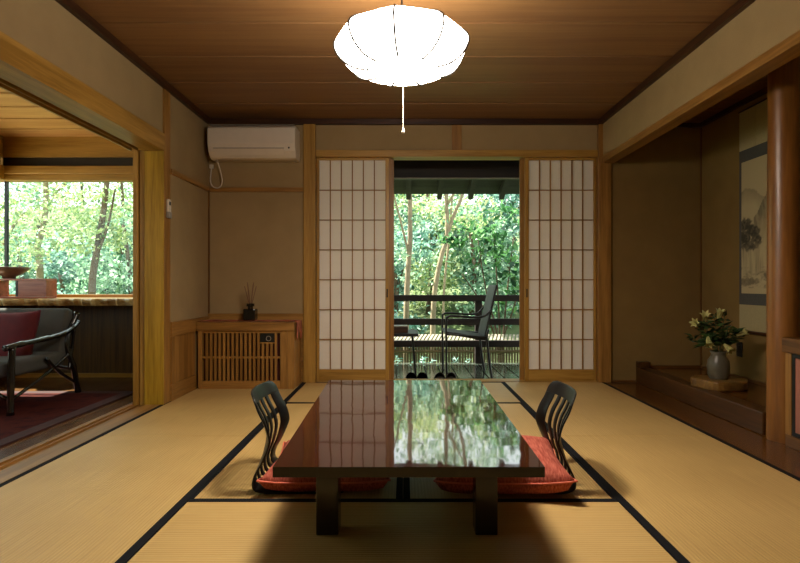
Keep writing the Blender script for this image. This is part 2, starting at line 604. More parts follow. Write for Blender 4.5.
struct(box('trim_24', M['darkX'], None, 1.889, AX - 0.031, 4.87, 4.90, 2.335, 2.371), 'dark edge moulding at the alcove end')

# ---- rear of the room, behind the viewpoint
M['fusuma'] = plain('fusuma_paper', '#b5a888', rough=0.9, noise=0.04)
struct(box('wall_rear', M['fusuma'], None, -4.0, AX + 0.1, YR - 0.1, YR, -0.1, 2.5), 'plain papered wall behind the viewpoint')

# ---- lounge on the left
LX, LY = -3.87, 5.15
M['lounge_floor'] = wood('lounge_floor_wood', '#43260f', '#63401a', 'Y', rough=0.25, across=10, along=0.6, spec=0.5)
fl = struct(box('floor_lounge', M['brownY'], None, LX - 0.1, -2.066, YR, LY + 0.1, -0.12, -0.03), 'brown board floor of the lounge')
x = -2.0675
while x > LX - 0.05:
    cbox('floor_board', M['lounge_floor'], fl, max(x - 0.147, LX - 0.1), x, YR, LY, -0.03, -0.001, bevel=0.0015)
    x -= 0.15
M['wain'] = wood('lounge_wainscot_wood', '#3e2a10', '#5a411a', 'Z', rough=0.5, across=40, along=1.0)
wl = struct(box('wall_lounge_back', M['wain'], None, LX - 0.1, XL - 0.06, LY, LY + 0.1, -0.1, 0.74), 'vertical-grain wooden wall under the lounge window')
struct(box('baseboard_lounge', M['honeyX'], None, LX, -2.04, LY - 0.015, LY, 0.0, 0.04), 'pale skirting under the lounge window ledge')
struct(box('wall_lounge_left', M['wain'], None, LX - 0.1, LX, YR, LY, -0.1, 0.74), 'wooden wall under the lounge side window')
struct(box('wall_lounge_back_upper', M['plaster'], None, LX - 0.1, XL - 0.06, LY + 0.03, LY + 0.1, 1.90, 2.5), 'wall above the lounge window')
struct(box('wall_lounge_left_upper', M['plaster'], None, LX - 0.1, LX - 0.03, YR, LY, 1.90, 2.5), 'wall above the lounge side window')
struct(box('wall_lounge_corner', M['plaster'], None, -2.03, XL - 0.061, 4.91, LY, 0, 2.4), 'wall end behind the stacked sliding doors')
lc = struct(box('ceiling_lounge', M['darkX'], None, LX - 0.1, -1.882, YR, LY + 0.03, 2.345, 2.37), 'lapped pale board ceiling of the lounge')
y = LY
while y > YR:
    o = cbox('ceiling_board', M['pale_ceil'], lc, LX, -2.02, max(y - 0.268, YR), y - 0.0, 2.312, 2.328, bevel=0.002)
    y -= 0.305
struct(box('trim_27', M['honeyX'], None, LX, -2.035, LY - 0.04, LY + 0.03, 2.117, 2.321), 'broad wooden beam above the lounge window')
struct(box('trim_28', M['rail_dark'], None, LX, -2.035, LY - 0.01, LY + 0.03, 2.03, 2.1165), 'dark curtain rail recess above the lounge window')
struct(box('trim_29', M['honeyX'], None, LX, -2.035, LY - 0.06, LY + 0.03, 1.955, 2.0295, bevel=0.006), 'rounded wooden head rail of the lounge window')
struct(box('trim_30', M['honeyX'], None, LX, -2.035, LY - 0.03, LY + 0.03, 1.895, 1.9545, bevel=0.003), 'lower wooden head rail of the lounge window')
struct(box('trim_31', M['honeyY'], None, LX - 0.03, LX + 0.04, 1.0, LY - 0.061, 2.117, 2.321), 'broad wooden beam over the lounge side window')
struct(box('trim_32', M['honeyY'], None, LX - 0.03, LX + 0.05, 1.0, LY - 0.061, 1.895, 2.03), 'wooden head rail over the lounge side window')
w1 = sempty('window_1', 'large lounge window onto sunlit trees', (0, LY, 0))
box('sill_rail', M['cedarX'], w1, LX, -2.035, -0.0, 0.06, 0.742, 0.80, bevel=0.003)
box('frame_post', M['black_metal'], w1, LX - 0.01, LX + 0.015, 0.02, 0.05, 0.80, 1.895)
box('pane', M['glass'], w1, LX + 0.016, -2.03, 0.03, 0.036, 0.80, 1.895)
w2 = sempty('window_2', 'lounge side window facing the trees', (LX, 0, 0))
box('sill_rail', M['cedarY'], w2, -0.06, 0.0, 1.0, LY, 0.742, 0.80, bevel=0.003)
for i, yy in enumerate((1.0, 3.05)):
    box('frame_post', M['cedarZ'], w2, -0.05, 0.0, yy, yy + 0.05, 0.80, 1.895)
    box('pane', M['glass'], w2, -0.036, -0.03, yy + 0.051, (3.049, LY - 0.0)[i], 0.80, 1.895)
struct(box('wall_lounge_left_rear', M['plaster'], None, LX - 0.1, LX - 0.03, YR, 0.999, 0.741, 1.90), 'plaster wall of the lounge behind the viewpoint')

# sliding doors stacked beside the post (seen edge on)
for i, (xa, nm) in enumerate(((-1.982, 'outer'), (-2.027, 'inner'))):
    dr = sempty('door_%d' % (5 + i), 'sliding door pushed back beside the lounge post, %s of the stacked pair' % nm, (xa, 3.99, 0))
    y0 = 0.0 - 0.012 * i
    box('stile', M['honeyZ'], dr, 0, 0.038, y0, y0 + 0.035, -0.009, 1.905, bevel=0.003)
    box('stile', M['cedarZ'], dr, 0, 0.038, 0.86, 0.895, -0.009, 1.905, bevel=0.003)
    box('top_rail', M['cedarY'], dr, 0, 0.038, y0 + 0.036, 0.859, 1.86, 1.905)
    box('bottom_rail', M['cedarY'], dr, 0, 0.038, y0 + 0.036, 0.859, -0.009, 0.05)
    box('panel', M['fusuma'], dr, 0.006, 0.021, y0 + 0.036, 0.859, 0.051, 1.859)

# ---- paper screens (shoji) and the glazed doors behind them
M['paper'], nt, b = new_mat('shoji_paper')
b.inputs['Base Color'].default_value = lin('#e3d8c6')
b.inputs['Roughness'].default_value = 0.9
n = node(nt, 'ShaderNodeTexNoise')
n.inputs['Scale'].default_value = 30
tcp = node(nt, 'ShaderNodeTexCoord')
nt.links.new(tcp.outputs['Object'], n.inputs['Vector'])
r = node(nt, 'ShaderNodeValToRGB')
r.color_ramp.elements[0].color = lin('#ece6dc')
r.color_ramp.elements[1].color = lin('#f6f1e8')
nt.links.new(n.outputs['Fac'], r.inputs['Fac'])
nt.links.new(r.outputs['Color'], b.inputs['Base Color'])
tr = node(nt, 'ShaderNodeBsdfTranslucent')
tr.inputs['Color'].default_value = lin('#e6d9c6')
mx = node(nt, 'ShaderNodeMixShader')
mx.inputs[0].default_value = 0.25
nt.links.new(b.outputs[0], mx.inputs[1])
nt.links.new(tr.outputs[0], mx.inputs[2])
nt.links.new(mx.outputs[0], nt.nodes['Material Output'].inputs['Surface'])


def shoji(name, label, x0, x1, sl, sr, pull_right):
    Y0 = 4.93
    s = sempty(name, label, (x0, Y0, 0.005))
    w = x1 - x0
    zt, zbm, ztop = 2.04, 0.105, 2.06
    box('stile', M['honeyZ'], s, 0, sl, 0, 0.03, 0, ztop, bevel=0.002)
    box('stile', M['honeyZ'], s, w - sr, w, 0, 0.03, 0, ztop, bevel=0.002)
    box('top_rail', M['honeyX'], s, sl, w - sr, 0.002, 0.028, zt, ztop)
    box('bottom_rail', M['honeyX'], s, sl, w - sr, 0.002, 0.028, 0, zbm)
    nx, nz = 6, 7
    px, pz = (w - sl - sr) / nx, (zt - zbm) / nz
    vb = MB().box(-0.005, 0.005, 0, 0.012, 0, zt - zbm).mesh('vertical_bar')
    hb = MB().box(0, w - sl - sr, -0.001, 0.012, -0.0045, 0.0045).mesh('horizontal_bar')
    pn = MB().box(0.0002, px - 0.0002, 0, 0.0015, 0.0002, pz - 0.0002).mesh('paper_pane')
    vb.materials.append(M['cedarZ'])
    hb.materials.append(M['cedarX'])
    pn.materials.append(M['paper'])

    def put(nm, me, loc):
        o = bpy.data.objects.new(nm, me)
        C.objects.link(o)
        o.parent = s
        o.location = loc
    for i in range(1, nx):
        put('vertical_bar', vb, (sl + i * px, 0.004, zbm))
    for k in range(1, nz):
        put('horizontal_bar', hb, (sl, 0.004, zbm + k * pz))
    for i in range(nx):
        for k in range(nz):
            put('paper_pane', pn, (sl + i * px, 0.017, zbm + k * pz))
    xp = w - sr * 0.5 if pull_right else sl * 0.5
    MB().box(xp - 0.007, xp + 0.007, -0.001, 0.004, 0.77, 0.85).build('finger_pull', M['black_metal'], s, bevel=0.003)
    return s


shoji('door_1', 'white paper shoji screen left of the garden doorway', -0.811, -0.143, 0.022, 0.034, True)
shoji('door_2', 'white paper shoji screen right of the garden doorway', 1.114, 1.770, 0.036, 0.02, False)


def glazed(name, label, x0, x1):
    s = sempty(name, label, (x0, 4.985, 0.005))
    w = x1 - x0
    box('stile', M['cedarZ'], s, 0, 0.045, 0, 0.03, 0, 2.06, bevel=0.002)
    box('stile', M['cedarZ'], s, w - 0.045, w, 0, 0.03, 0, 2.06, bevel=0.002)
    box('top_rail', M['cedarX'], s, 0.046, w - 0.046, 0, 0.03, 2.01, 2.06)
    box('bottom_rail', M['cedarX'], s, 0.046, w - 0.046, 0, 0.03, 0, 0.08)
    box('pane', M['glass'], s, 0.046, w - 0.046, 0.012, 0.016, 0.081, 2.009)


glazed('door_3', 'glazed sliding door mostly hidden behind the left paper screen', -0.775, -0.099)
glazed('door_4', 'glazed sliding door mostly hidden behind the right paper screen', 1.079, 1.755)

# ================================================================== THINGS INDOORS
# ---- low lacquer table
m, nt, b = new_mat('red_brown_lacquer')
b.inputs['Roughness'].default_value = 0.05
b.inputs['Specular IOR Level'].default_value = 0.6
b.inputs['Coat Weight'].default_value = 0.35
b.inputs['Coat Roughness'].default_value = 0.03
tc = node(nt, 'ShaderNodeTexCoord')
mp = node(nt, 'ShaderNodeMapping')
mp.inputs['Scale'].default_value = (22, 1.5, 1)
nt.links.new(tc.outputs['Object'], mp.inputs['Vector'])
n = node(nt, 'ShaderNodeTexNoise')
n.inputs['Scale'].default_value = 1.0
n.inputs['Detail'].default_value = 4
nt.links.new(mp.outputs[0], n.inputs['Vector'])
r = node(nt, 'ShaderNodeValToRGB')
r.color_ramp.elements[0].position = 0.3
r.color_ramp.elements[1].position = 0.75
r.color_ramp.elements[0].color = lin('#220b09')
r.color_ramp.elements[1].color = lin('#36110d')
nt.links.new(n.outputs['Fac'], r.inputs['Fac'])
nt.links.new(r.outputs['Color'], b.inputs['Base Color'])
n2 = node(nt, 'ShaderNodeTexNoise')
n2.inputs['Scale'].default_value = 7.0
n2.inputs['Detail'].default_value = 1
nt.links.new(tc.outputs['Object'], n2.inputs['Vector'])
bp = node(nt, 'ShaderNodeBump')
bp.inputs['Strength'].default_value = 0.10
bp.inputs['Distance'].default_value = 0.006
nt.links.new(n2.outputs['Fac'], bp.inputs['Height'])
nt.links.new(bp.outputs['Normal'], b.inputs['Normal'])
nt.links.new(bp.outputs['Normal'], b.inputs['Coat Normal'])
M['lacquer'] = m
M['lacquer_dark'] = plain('dark_lacquer_legs', '#100806', rough=0.25, noise=0.1, coat=0.2)

t = thing('low_table', 'low red-brown lacquer table with mirror-like top on the tatami', 'table', (0.008, 2.45, 0))
top = MB().prism([(-0.426, -0.76), (0.437, -0.76), (0.449, 0.765), (-0.462, 0.765)], 0.287, 0.32, 'Z').build('tabletop', M['lacquer'], t)
top.data.materials.append(M['lacquer_dark'])
for p_ in top.data.polygons:
    p_.material_index = 0 if abs(p_.normal.z) > 0.5 else 1
for sx in (-0.325, 0.246):
    for sy in (-0.542, 0.46):
        MB().box(sx, sx + 0.08, sy, sy + 0.08, 0.0, 0.286).build('leg', M['lacquer_dark'], t, bevel=0.004)
for sx in (-0.305, 0.266):
    MB().box(sx, sx + 0.04, -0.461, 0.459, 0.235, 0.286).build('apron', M['lacquer_dark'], t, bevel=0.003)
for sy in (-0.515, 0.48):
    MB().box(-0.244, 0.245, sy, sy + 0.03, 0.245, 0.286).build('apron', M['lacquer_dark'], t, bevel=0.003)

# ---- legless floor chairs
prof = spline([(-0.040, 0, 0.421), (-0.014, 0, 0.346), (0.016, 0, 0.285), (0.03, 0, 0.22), (0.018, 0, 0.14), (-0.002, 0, 0.075),
               (0.004, 0, 0.03), (0.035, 0, 0.0105), (0.10, 0, 0.0075), (0.25, 0, 0.0075), (0.41, 0, 0.0075)], 5)
acc = [0.0]
for a, b_ in zip(prof[:-1], prof[1:]):
    acc.append(acc[-1] + (b_ - a).length)
SL = acc[-1]


def prof_at(s):
    s = max(0, min(SL, s))
    for i in range(len(acc) - 1):
        if s <= acc[i + 1] + 1e-9:
            f = (s - acc[i]) / (acc[i + 1] - acc[i])
            return prof[i].lerp(prof[i + 1], f)
    return prof[-1]


def half_w(s):
    w = 0.202 + 0.012 * min(1.0, s / 0.24)
    if s < 0.05:
        w -= 0.05 - math.sqrt(max(0, 0.05 ** 2 - (0.05 - s) ** 2))
    e = SL - s
    if e < 0.05:
        w -= 0.05 - math.sqrt(max(0, 0.05 ** 2 - (0.05 - e) ** 2))
    return w


def strip(name, parent, s0, s1, va, vb, n, nv=1):
    mb = MB()

    def fn(u, v):
        s = s0 + (s1 - s0) * u
        p = prof_at(s)
        a = va(s) if callable(va) else va
        c = vb(s) if callable(vb) else vb
        y = a + (c - a) * v
        # slight hollow of the back
        bow = 1.05 * y * y * min(1.0, max(0.0, (p.z - 0.02) / 0.2))
        return (p.x + bow, y, p.z)
    mb.grid(fn, n, nv)
    return mb.build(name, M['black_lacquer'], parent, smooth=True, solid=0.007, bevel=0.0015)


def floor_chair(label, loc, rz):
    c = thing('floor_chair', label, 'floor chair', loc, rz, 'legless floor chairs at the low table')
    sA, sB = 0.065, 0.425
    strip('head_panel', c, 0.0, sA, lambda s: -half_w(s), half_w, 8, 6)
    edges = [-0.124, -0.062, 0.0, 0.062, 0.124]
    hw = 0.017
    strip('slat', c, sA, sB, lambda s: -half_w(s), -0.124 - hw, 22, 2)
    for k in range(4):
        strip('slat', c, sA, sB, edges[k] + hw, edges[k + 1] - hw, 22)
    strip('slat', c, sA, sB, 0.124 + hw, half_w, 22, 2)
    strip('seat', c, sB, SL, lambda s: -half_w(s), half_w, 16, 4)
    return c


floor_chair('black slatted legless floor chair left of the low table', (-0.657, 2.485, 0), 0.02)
floor_chair('black slatted legless floor chair right of the low table', (0.738, 2.485, 0), PI - 0.02)

# ---- red floor cushions
m, nt, b = new_mat('red_streaked_fabric')
b.inputs['Roughness'].default_value = 0.85
b.inputs['Specular IOR Level'].default_value = 0.2
tc = node(nt, 'ShaderNodeTexCoord')
mp = node(nt, 'ShaderNodeMapping')
mp.inputs['Scale'].default_value = (140, 16, 60)
nt.links.new(tc.outputs['Object'], mp.inputs['Vector'])
n = node(nt, 'ShaderNodeTexNoise')
n.inputs['Scale'].default_value = 1.0
n.inputs['Detail'].default_value = 3
nt.links.new(mp.outputs[0], n.inputs['Vector'])
r = node(nt, 'ShaderNodeValToRGB')
r.color_ramp.elements[0].position = 0.3
r.color_ramp.elements[1].position = 0.72
r.color_ramp.elements[0].color = lin('#86362a')
r.color_ramp.elements[1].color = lin('#c06a56')
nt.links.new(n.outputs['Fac'], r.inputs['Fac'])
nt.links.new(r.outputs['Color'], b.inputs['Base Color'])
bp = node(nt, 'ShaderNodeBump')
bp.inputs['Strength'].default_value = 0.4
bp.inputs['Distance'].default_value = 0.004
nt.links.new(n.outputs['Fac'], bp.inputs['Height'])
nt.links.new(bp.outputs['Normal'], b.inputs['Normal'])
M['red_fabric'] = m
M['red_piping'] = plain('red_piping', '#d06a52', rough=0.8)
M['wine_fabric'] = plain('wine_red_fabric', '#540e18', rough=0.85, noise=0.15, bump=0.2)


def cushion(name, label, cat, loc, rot, sx, sy, h, mat, pip, group=None, lift=0.0):
    c = thing(name, label, cat, loc, 0, group)
    c.rotation_euler = rot
    N = 22

    def outline(u, v):
        a, d_ = 2 * u - 1, 2 * v - 1
        k = 0.075
        return (a * (1 - k * (1 - d_ * d_)) * sx / 2, d_ * (1 - k * (1 - a * a)) * sy / 2)

    def hh(u, v):
        a, d_ = 2 * u - 1, 2 * v - 1
        w = max(0, (1 - abs(a) ** 3.5)) * max(0, (1 - abs(d_) ** 3.5))
        wr = 1 + 0.05 * math.sin(9 * a + 2 * d_) * (abs(d_) ** 2) + 0.05 * math.sin(8 * d_) * (abs(a) ** 2)
        return w ** 0.55 * wr

    zmid = h * 0.36
    mb = MB()

    def base(u, v):
        a, d_ = abs(2 * u - 1), abs(2 * v - 1)
        return zmid + 0.02 * (a * d_) ** 3 + lift * (1 - u)
    mb.grid(lambda u, v: (*outline(u, v), base(u, v) + hh(u, v) ** 0.8 * h * 0.64), N, N)
    mb.grid(lambda u, v: (*outline(u, v), max(0.0, base(u, v) - hh(u, v) ** 0.4 * h * 0.5)), N, N)
    me = mb.mesh('body')
    bm = bmesh.new()
    bm.from_mesh(me)
    bmesh.ops.remove_doubles(bm, verts=bm.verts, dist=0.0008)
    bmesh.ops.recalc_face_normals(bm, faces=bm.faces)
    bm.to_mesh(me)
    bm.free()
    me.materials.append(mat)
    for p in me.polygons:
        p.use_smooth = True
    o = bpy.data.objects.new('body', me)
    C.objects.link(o)
    o.parent = c
    pts = []
    for k in range(25):
        pts.append((k / 24, 0))
    for k in range(1, 25):
        pts.append((1, k / 24))
    for k in range(1, 25):
        pts.append((1 - k / 24, 1))
    for k in range(1, 24):
        pts.append((0, 1 - k / 24))
    ring = [Vector((*outline(u, v), base(u, v))) for u, v in pts]
    ring.append(ring[0])
    MB().tube(ring, 0.0042, 6, cap=False).build('piping', pip, c, smooth=True)
    return c


cushion('floor_cushion', 'red floor cushion on the left floor chair, half under the table', 'cushion', (-0.345, 2.515, 0.012), (0, 0, 0.02),
        0.56, 0.55, 0.12, M['red_fabric'], M['red_piping'], 'red floor cushions')
cushion('floor_cushion', 'red floor cushion on the right floor chair, corner sticking out', 'cushion', (0.44, 2.475, 0.012), (0, 0, PI - 0.10),
        0.58, 0.57, 0.135, M['red_fabric'], M['red_piping'], 'red floor cushions', lift=0.02)

# ---- pendant lamp
m, nt, b = new_mat('glowing_lamp_paper')
nt.nodes.remove(b)
em = node(nt, 'ShaderNodeEmission')
em.inputs['Color'].default_value = (1.0, 0.90, 0.77, 1)
em.inputs['Strength'].default_value = LAMP_POWER
nt.links.new(em.outputs[0], nt.nodes['Material Output'].inputs['Surface'])
M['lamp_paper'] = m
M['lamp_bottom'] = m.copy()
M['lamp_bottom'].name = 'bright_lamp_diffuser'
[q for q in M['lamp_bottom'].node_tree.nodes if q.type == 'EMISSION'][0].inputs['Strength'].default_value = LAMP_POWER * 3.8
M['wire'] = plain('lamp_wire', '#1a1510', rough=0.6, noise=0.02)
lamp = thing('pendant_lamp', 'glowing white ribbed paper pendant lamp hanging over the table', 'lamp', (-0.012, 2.4, 0))
lprof = spline([(0.158, 0, 1.862), (0.215, 0, 1.872), (0.262, 0, 1.90), (0.292, 0, 1.938), (0.300, 0, 1.972), (0.285, 0, 2.0), (0.235, 0, 2.03), (0.14, 0, 2.05), (0.05, 0, 2.055)], 4)
NR = 9
OFF = -PI / 2 - 0.10


def lobed(a, r, z):
    k = ((a - OFF) / (2 * PI / NR)) % 1.0
    lobe = math.sin(PI * k)          # 0 at the ribs
    f = r / 0.30
    th = (k - 0.5) * 2 * PI / NR
    chord = math.cos(PI / NR) / math.cos(th)     # flat panel between two ribs
    rr = r * (1 - 0.75 * (1 - chord))
    return (rr * math.cos(a), rr * math.sin(a), z - (0.004 * lobe if z < 1.93 else 0.0))


NA = 90
mb = MB()
for p in lprof:
    for k in range(NA):
        mb.v.append(lobed(OFF + 2 * PI * k / NA, p.x, p.z))
for i in range(len(lprof) - 1):
    for k in range(NA):
        mb.f.append((i * NA + k, i * NA + (k + 1) % NA, (i + 1) * NA + (k + 1) % NA, (i + 1) * NA + k))
mb.build('shade', M['lamp_paper'], lamp, smooth=True)
mb = MB().lathe([(0.002, 1.866), (0.152, 1.868)], 40, cap=False)
mb.build('bottom_diffuser', M['lamp_bottom'], lamp)
for i in range(NR):
    a = OFF + 2 * PI * i / NR
    pts = []
    for p in lprof:
        x_, y_, z_ = lobed(a, p.x, p.z)
        s_ = 1 + 0.003 / max(p.x, 0.05)
        pts.append((x_ * s_, y_ * s_, z_ - (0.003 if z_ < 1.93 else 0)))
    MB().tube(pts, 0.005, 6).build('rib', M['wire'], lamp, smooth=True)
mb = MB()
ringp = [(0.154 * math.cos(2 * PI * k / 40), 0.154 * math.sin(2 * PI * k / 40), 1.862) for k in range(41)]
mb.tube(ringp, 0.005, 5, cap=False).build('bottom_ring', M['wire'], lamp, smooth=True)
MB().tube([(0, 0, 2.055), (0, 0, 2.39)], 0.004, 8).build('cord', M['black_plastic'], lamp)
MB().lathe([(0.045, 2.409), (0.045, 2.395), (0.03, 2.38), (0.006, 2.375)], 20).build('ceiling_cap', M['grey_plastic'], lamp, smooth=True)
ps = MB().tube([(0.006, 0, 1.866), (0.006, 0, 1.602)], 0.0016, 6).build('pull_string', M['white_plastic'], lamp)
MB().lathe([(0.002, 1.603), (0.0045, 1.597), (0.0075, 1.583), (0.007, 1.578)], 12, cx=0.006).build('knob', M['white_plastic'], ps, smooth=True)

# ---- air conditioner
ac = thing('air_conditioner', 'white wall-mounted air conditioner high in the left corner', 'air conditioner', (-1.345, 4.899, 2.012))
W = 0.385
pr = [(0, 0.005), (0, 0.285), (-0.17, 0.287), (-0.205, 0.275), (-0.222, 0.255), (-0.226, 0.12), (-0.205, 0.06), (-0.155, 0.008), (-0.12, 0.0)]
MB().prism(pr, -W, W, 'X').build('body', M['white_plastic'], ac, bevel=0.008, seg=3)
MB().box(-W + 0.012, W - 0.012, -0.2, -0.03, 0.2875, 0.292).build('top_grille', M['grey_plastic'], ac)
fl_ = MB().prism([(-0.214, 0.079), (-0.219, 0.077), (-0.182, 0.027), (-0.177, 0.029)], -W + 0.05, W - 0.10, 'X').build('air_flap', M['white_plastic'], ac, bevel=0.001)
MB().box(-W + 0.05, W - 0.10, -0.2205, -0.21, 0.0795, 0.0845).build('flap_gap', M['grey_plastic'], ac)
MB().lathe([(0.008, 0), (0.008, 0.006), (0.004, 0.008)], 14).build('sensor_eye', M['black_plastic'], ac)
se = [o for o in ac.children if o.name.startswith('sensor_eye')][0]
se.location = (W - 0.055, -0.215, 0.085)
se.rotation_euler = (PI / 2 + 0.2, 0, 0)
cordp = spline([(-0.34, -0.10, 0.0), (-0.33, -0.06, -0.07), (-0.32, -0.03, -0.17), (-0.345, -0.025, -0.228), (-0.40, -0.025, -0.225), (-0.43, -0.02, -0.17), (-0.423, -0.012, -0.05)], 6)
MB().tube(cordp, 0.006, 7).build('power_cord', M['white_plastic'], ac, smooth=True)
MB().box(-0.438, -0.405, -0.03, -0.001, -0.055, -0.02).build('plug', M['white_plastic'], ac, bevel=0.004)

# ---- little white remote on the post
rm = thing('wall_remote', 'small white remote control hanging on the wooden post', 'remote', (-1.792, 4.035, 1.41))
MB().box(0.0, 0.018, -0.024, 0.024, 0.0, 0.13).build('body', M['white_plastic'], rm, bevel=0.004)
MB().box(0.0181, 0.0195, -0.014, 0.014, 0.085, 0.112).build('screen', M['black_plastic'], rm)
MB().box(0.0, 0.022, -0.028, 0.028, -0.012, 0.035).build('holder', M['grey_plastic'], rm, bevel=0.003)

# ---- cabinet with slatted grille
cab = thing('slatted_cabinet', 'low honey wood cabinet with slatted grille in the left corner', 'cabinet', (-1.35, 4.72, 0))
# local: x -0.42..0.41, y -0.15 (front) .. 0.16
cz = 0.50
MB().box(-0.43, 0.41, -0.165, 0.16, cz, 0.574).build('top', M['cedarX'], cab, bevel=0.004)
MB().box(-0.42, -0.385, -0.15, 0.158, 0, cz - 0.001).build('side_panel', M['cedarZ'], cab, bevel=0.002)
MB().box(0.345, 0.405, -0.15, 0.158, 0, cz - 0.001).build('side_panel', M['cedarZ'], cab, bevel=0.002)
MB().box(0.284, 0.344, -0.15, -0.12, 0, cz - 0.001).build('stile', M['cedarZ'], cab, bevel=0.002)
M['recess_red'] = plain('dark_red_backing', '#4a1712', rough=0.8)
MB().box(-0.384, 0.283, -0.095, -0.085, 0.0, cz - 0.002).build('backing', M['recess_red'], cab)
MB().box(-0.384, 0.283, -0.147, -0.125, 0, 0.068).build('bottom_rail', M['cedarX'], cab, bevel=0.002)
MB().box(-0.384, 0.283, -0.147, -0.125, 0.478, cz - 0.002).build('top_rail', M['cedarX'], cab, bevel=0.002)
MB().box(-0.384, 0.283, -0.146, -0.13, 0.262, 0.278).build('middle_rail', M['cedarX'], cab)
g0, pitch = -0.384, 0.667 / 18
full = MB().box(-0.0095, 0.0095, -0.147, -0.127, 0.0685, 0.4775).build('slat', M['cedarZ'], cab)
full.location = (g0 + pitch, 0, 0)
for i in range(2, 18):
    if i in (14, 15, 16):
        o = MB().box(-0.0095, 0.0095, -0.147, -0.127, 0.0685, 0.388).build('slat', M['cedarZ'], cab)
        o.location = (g0 + pitch * i, 0, 0)
    else:
        share('slat', full, cab, (g0 + pitch * i, 0, 0))
MB().box(g0 + pitch * 13 + 0.01, g0 + pitch * 17 - 0.01, -0.147, -0.127, 0.389, 0.399).build('panel_rail', M['cedarX'], cab)
pan = MB().box(g0 + pitch * 13 + 0.0105, g0 + pitch * 17 - 0.0105, -0.14, -0.11, 0.40, 0.477).build('control_panel', M['black_plastic'], cab)
dial = MB().tube([(0.02 * math.cos(2 * PI * k / 20), 0, 0.02 * math.sin(2 * PI * k / 20)) for k in range(21)], 0.003, 6, cap=False).build('dial', M['grey_plastic'], pan, smooth=True)
dial.location = (g0 + pitch * 15.3, -0.142, 0.432)

# runner cloth on the cabinet
M['runner'] = plain('faded_red_cloth', '#a0573a', rough=0.9, noise=0.35, nscale=22, bump=0.3, bscale=120)


def runner_fn(u, v):
    s = u * 1.02
    y = 4.70 + (v - 0.5) * (0.22 - 0.05 * math.sin(u * PI)) + 0.006 * math.sin(u * 21)
    x = -1.775 + s
    z = 0.578 + 0.002 * math.sin(u * 40 + v * 5)
    if x > -0.936:
        d_ = x + 0.936
        z = 0.578 - d_ * (0.75 + 0.2 * math.sin(v * 9))
        x = -0.932 + 0.004 * math.sin(v * 14) + 0.004
    return (x, y, z)


tag(MB().grid(runner_fn, 60, 10).build('table_runner', M['runner'], None, smooth=True, solid=0.002), 'faded red cloth runner lying on the slatted cabinet', 'cloth')

# reed diffuser
rd = thing('reed_diffuser', 'dark square glass diffuser bottle with reed sticks on the cabinet', 'diffuser', (-1.362, 4.715, 0.5805))
rd.scale = (1.12, 1.12, 1.15)
M['smoked'] = plain('smoked_glass', '#1c1711', rough=0.1, noise=0.1)
M['reed'] = plain('reed_stick', '#6d4a33', rough=0.8)
MB().box(-0.046, 0.046, -0.046, 0.046, 0, 0.088).build('bottle', M['smoked'], rd, bevel=0.008)
MB().lathe([(0.02, 0.088), (0.02, 0.105), (0.031, 0.106), (0.031, 0.128), (0.012, 0.129)], 20).build('collar', M['smoked'], rd, smooth=False)
for k in range(6):
    a = k * 1.05 + 0.3
    MB().tube([(0.004 * math.cos(a), 0.004 * math.sin(a), 0.10), (0.045 * math.cos(a), 0.04 * math.sin(a), 0.26 + 0.015 * (k % 3))], 0.003, 5).build('reed', M['reed'], rd)

# ---- alcove pillar
m = wood('polished_pillar_wood', '#6a3f12', '#8d5a24', 'Z', rough=0.36, across=9, along=0.7, spec=0.6)
mb = MB()
N = 56
prof_p = [(-0.002, 0.086), (0.3, 0.085), (0.8, 0.084), (1.3, 0.083), (1.8, 0.082), (2.37, 0.081)]
for z, rr in prof_p:
    for k in range(N):
        a = 2 * PI * k / N
        w = 1 + 0.02 * math.sin(3 * a + z * 2) + 0.012 * math.sin(5 * a - z * 4)
        mb.v.append((rr * w * math.cos(a), rr * w * math.sin(a), z))
for i in range(len(prof_p) - 1):
    for k in range(N):
        mb.f.append((i * N + k, i * N + (k + 1) % N, (i + 1) * N + (k + 1) % N, (i + 1) * N + k))
pil = mb.build('trim_25', m, None, smooth=True)
pil.location = (2.196, 3.085, 0)
struct(pil, 'polished round log pillar of the alcove')

# ---- cupboard beside the alcove pillar
cup = thing('alcove_cupboard', 'low cupboard with pink black-framed door beside the log pillar', 'cupboard', (2.125, 2.13, 0))
MB().box(-0.012, 0.598, -0.85, 0.86, 0.52, 0.60).build('top', M['brownY'], cup, bevel=0.004)
MB().box(0.012, 0.598, -0.85, 0.86, 0.0, 0.519).build('body', M['brownY'], cup)
MB().box(0.0, 0.0115, -0.85, 0.846, 0.0, 0.065).build('bottom_rail', M['brownY'], cup)
MB().box(0.0, 0.0115, 0.80, 0.846, 0.066, 0.518).build('stile', M['cedarZ'], cup)
M['pink_paper'] = plain('pink_paper', '#96604f', rough=0.85, noise=0.06)
for i in range(2):
    y0 = 0.795 - i * 0.83
    dr = MB().box(0.004, 0.0112, y0 - 0.80, y0 - 0.02, 0.09, 0.497).build('door', M['pink_paper'], cup)
    for nm, a in (('frame_stile', (0.0, 0.0114, y0 - 0.02, y0, 0.07, 0.517)), ('frame_stile', (0.0, 0.0114, y0 - 0.82, y0 - 0.80, 0.07, 0.517)),
                  ('frame_rail', (0.0, 0.0114, y0 - 0.80, y0 - 0.02, 0.07, 0.09)), ('frame_rail', (0.0, 0.0114, y0 - 0.80, y0 - 0.02, 0.497, 0.517))):
        MB().box(*a).build(nm, M['black_lacquer'], dr)

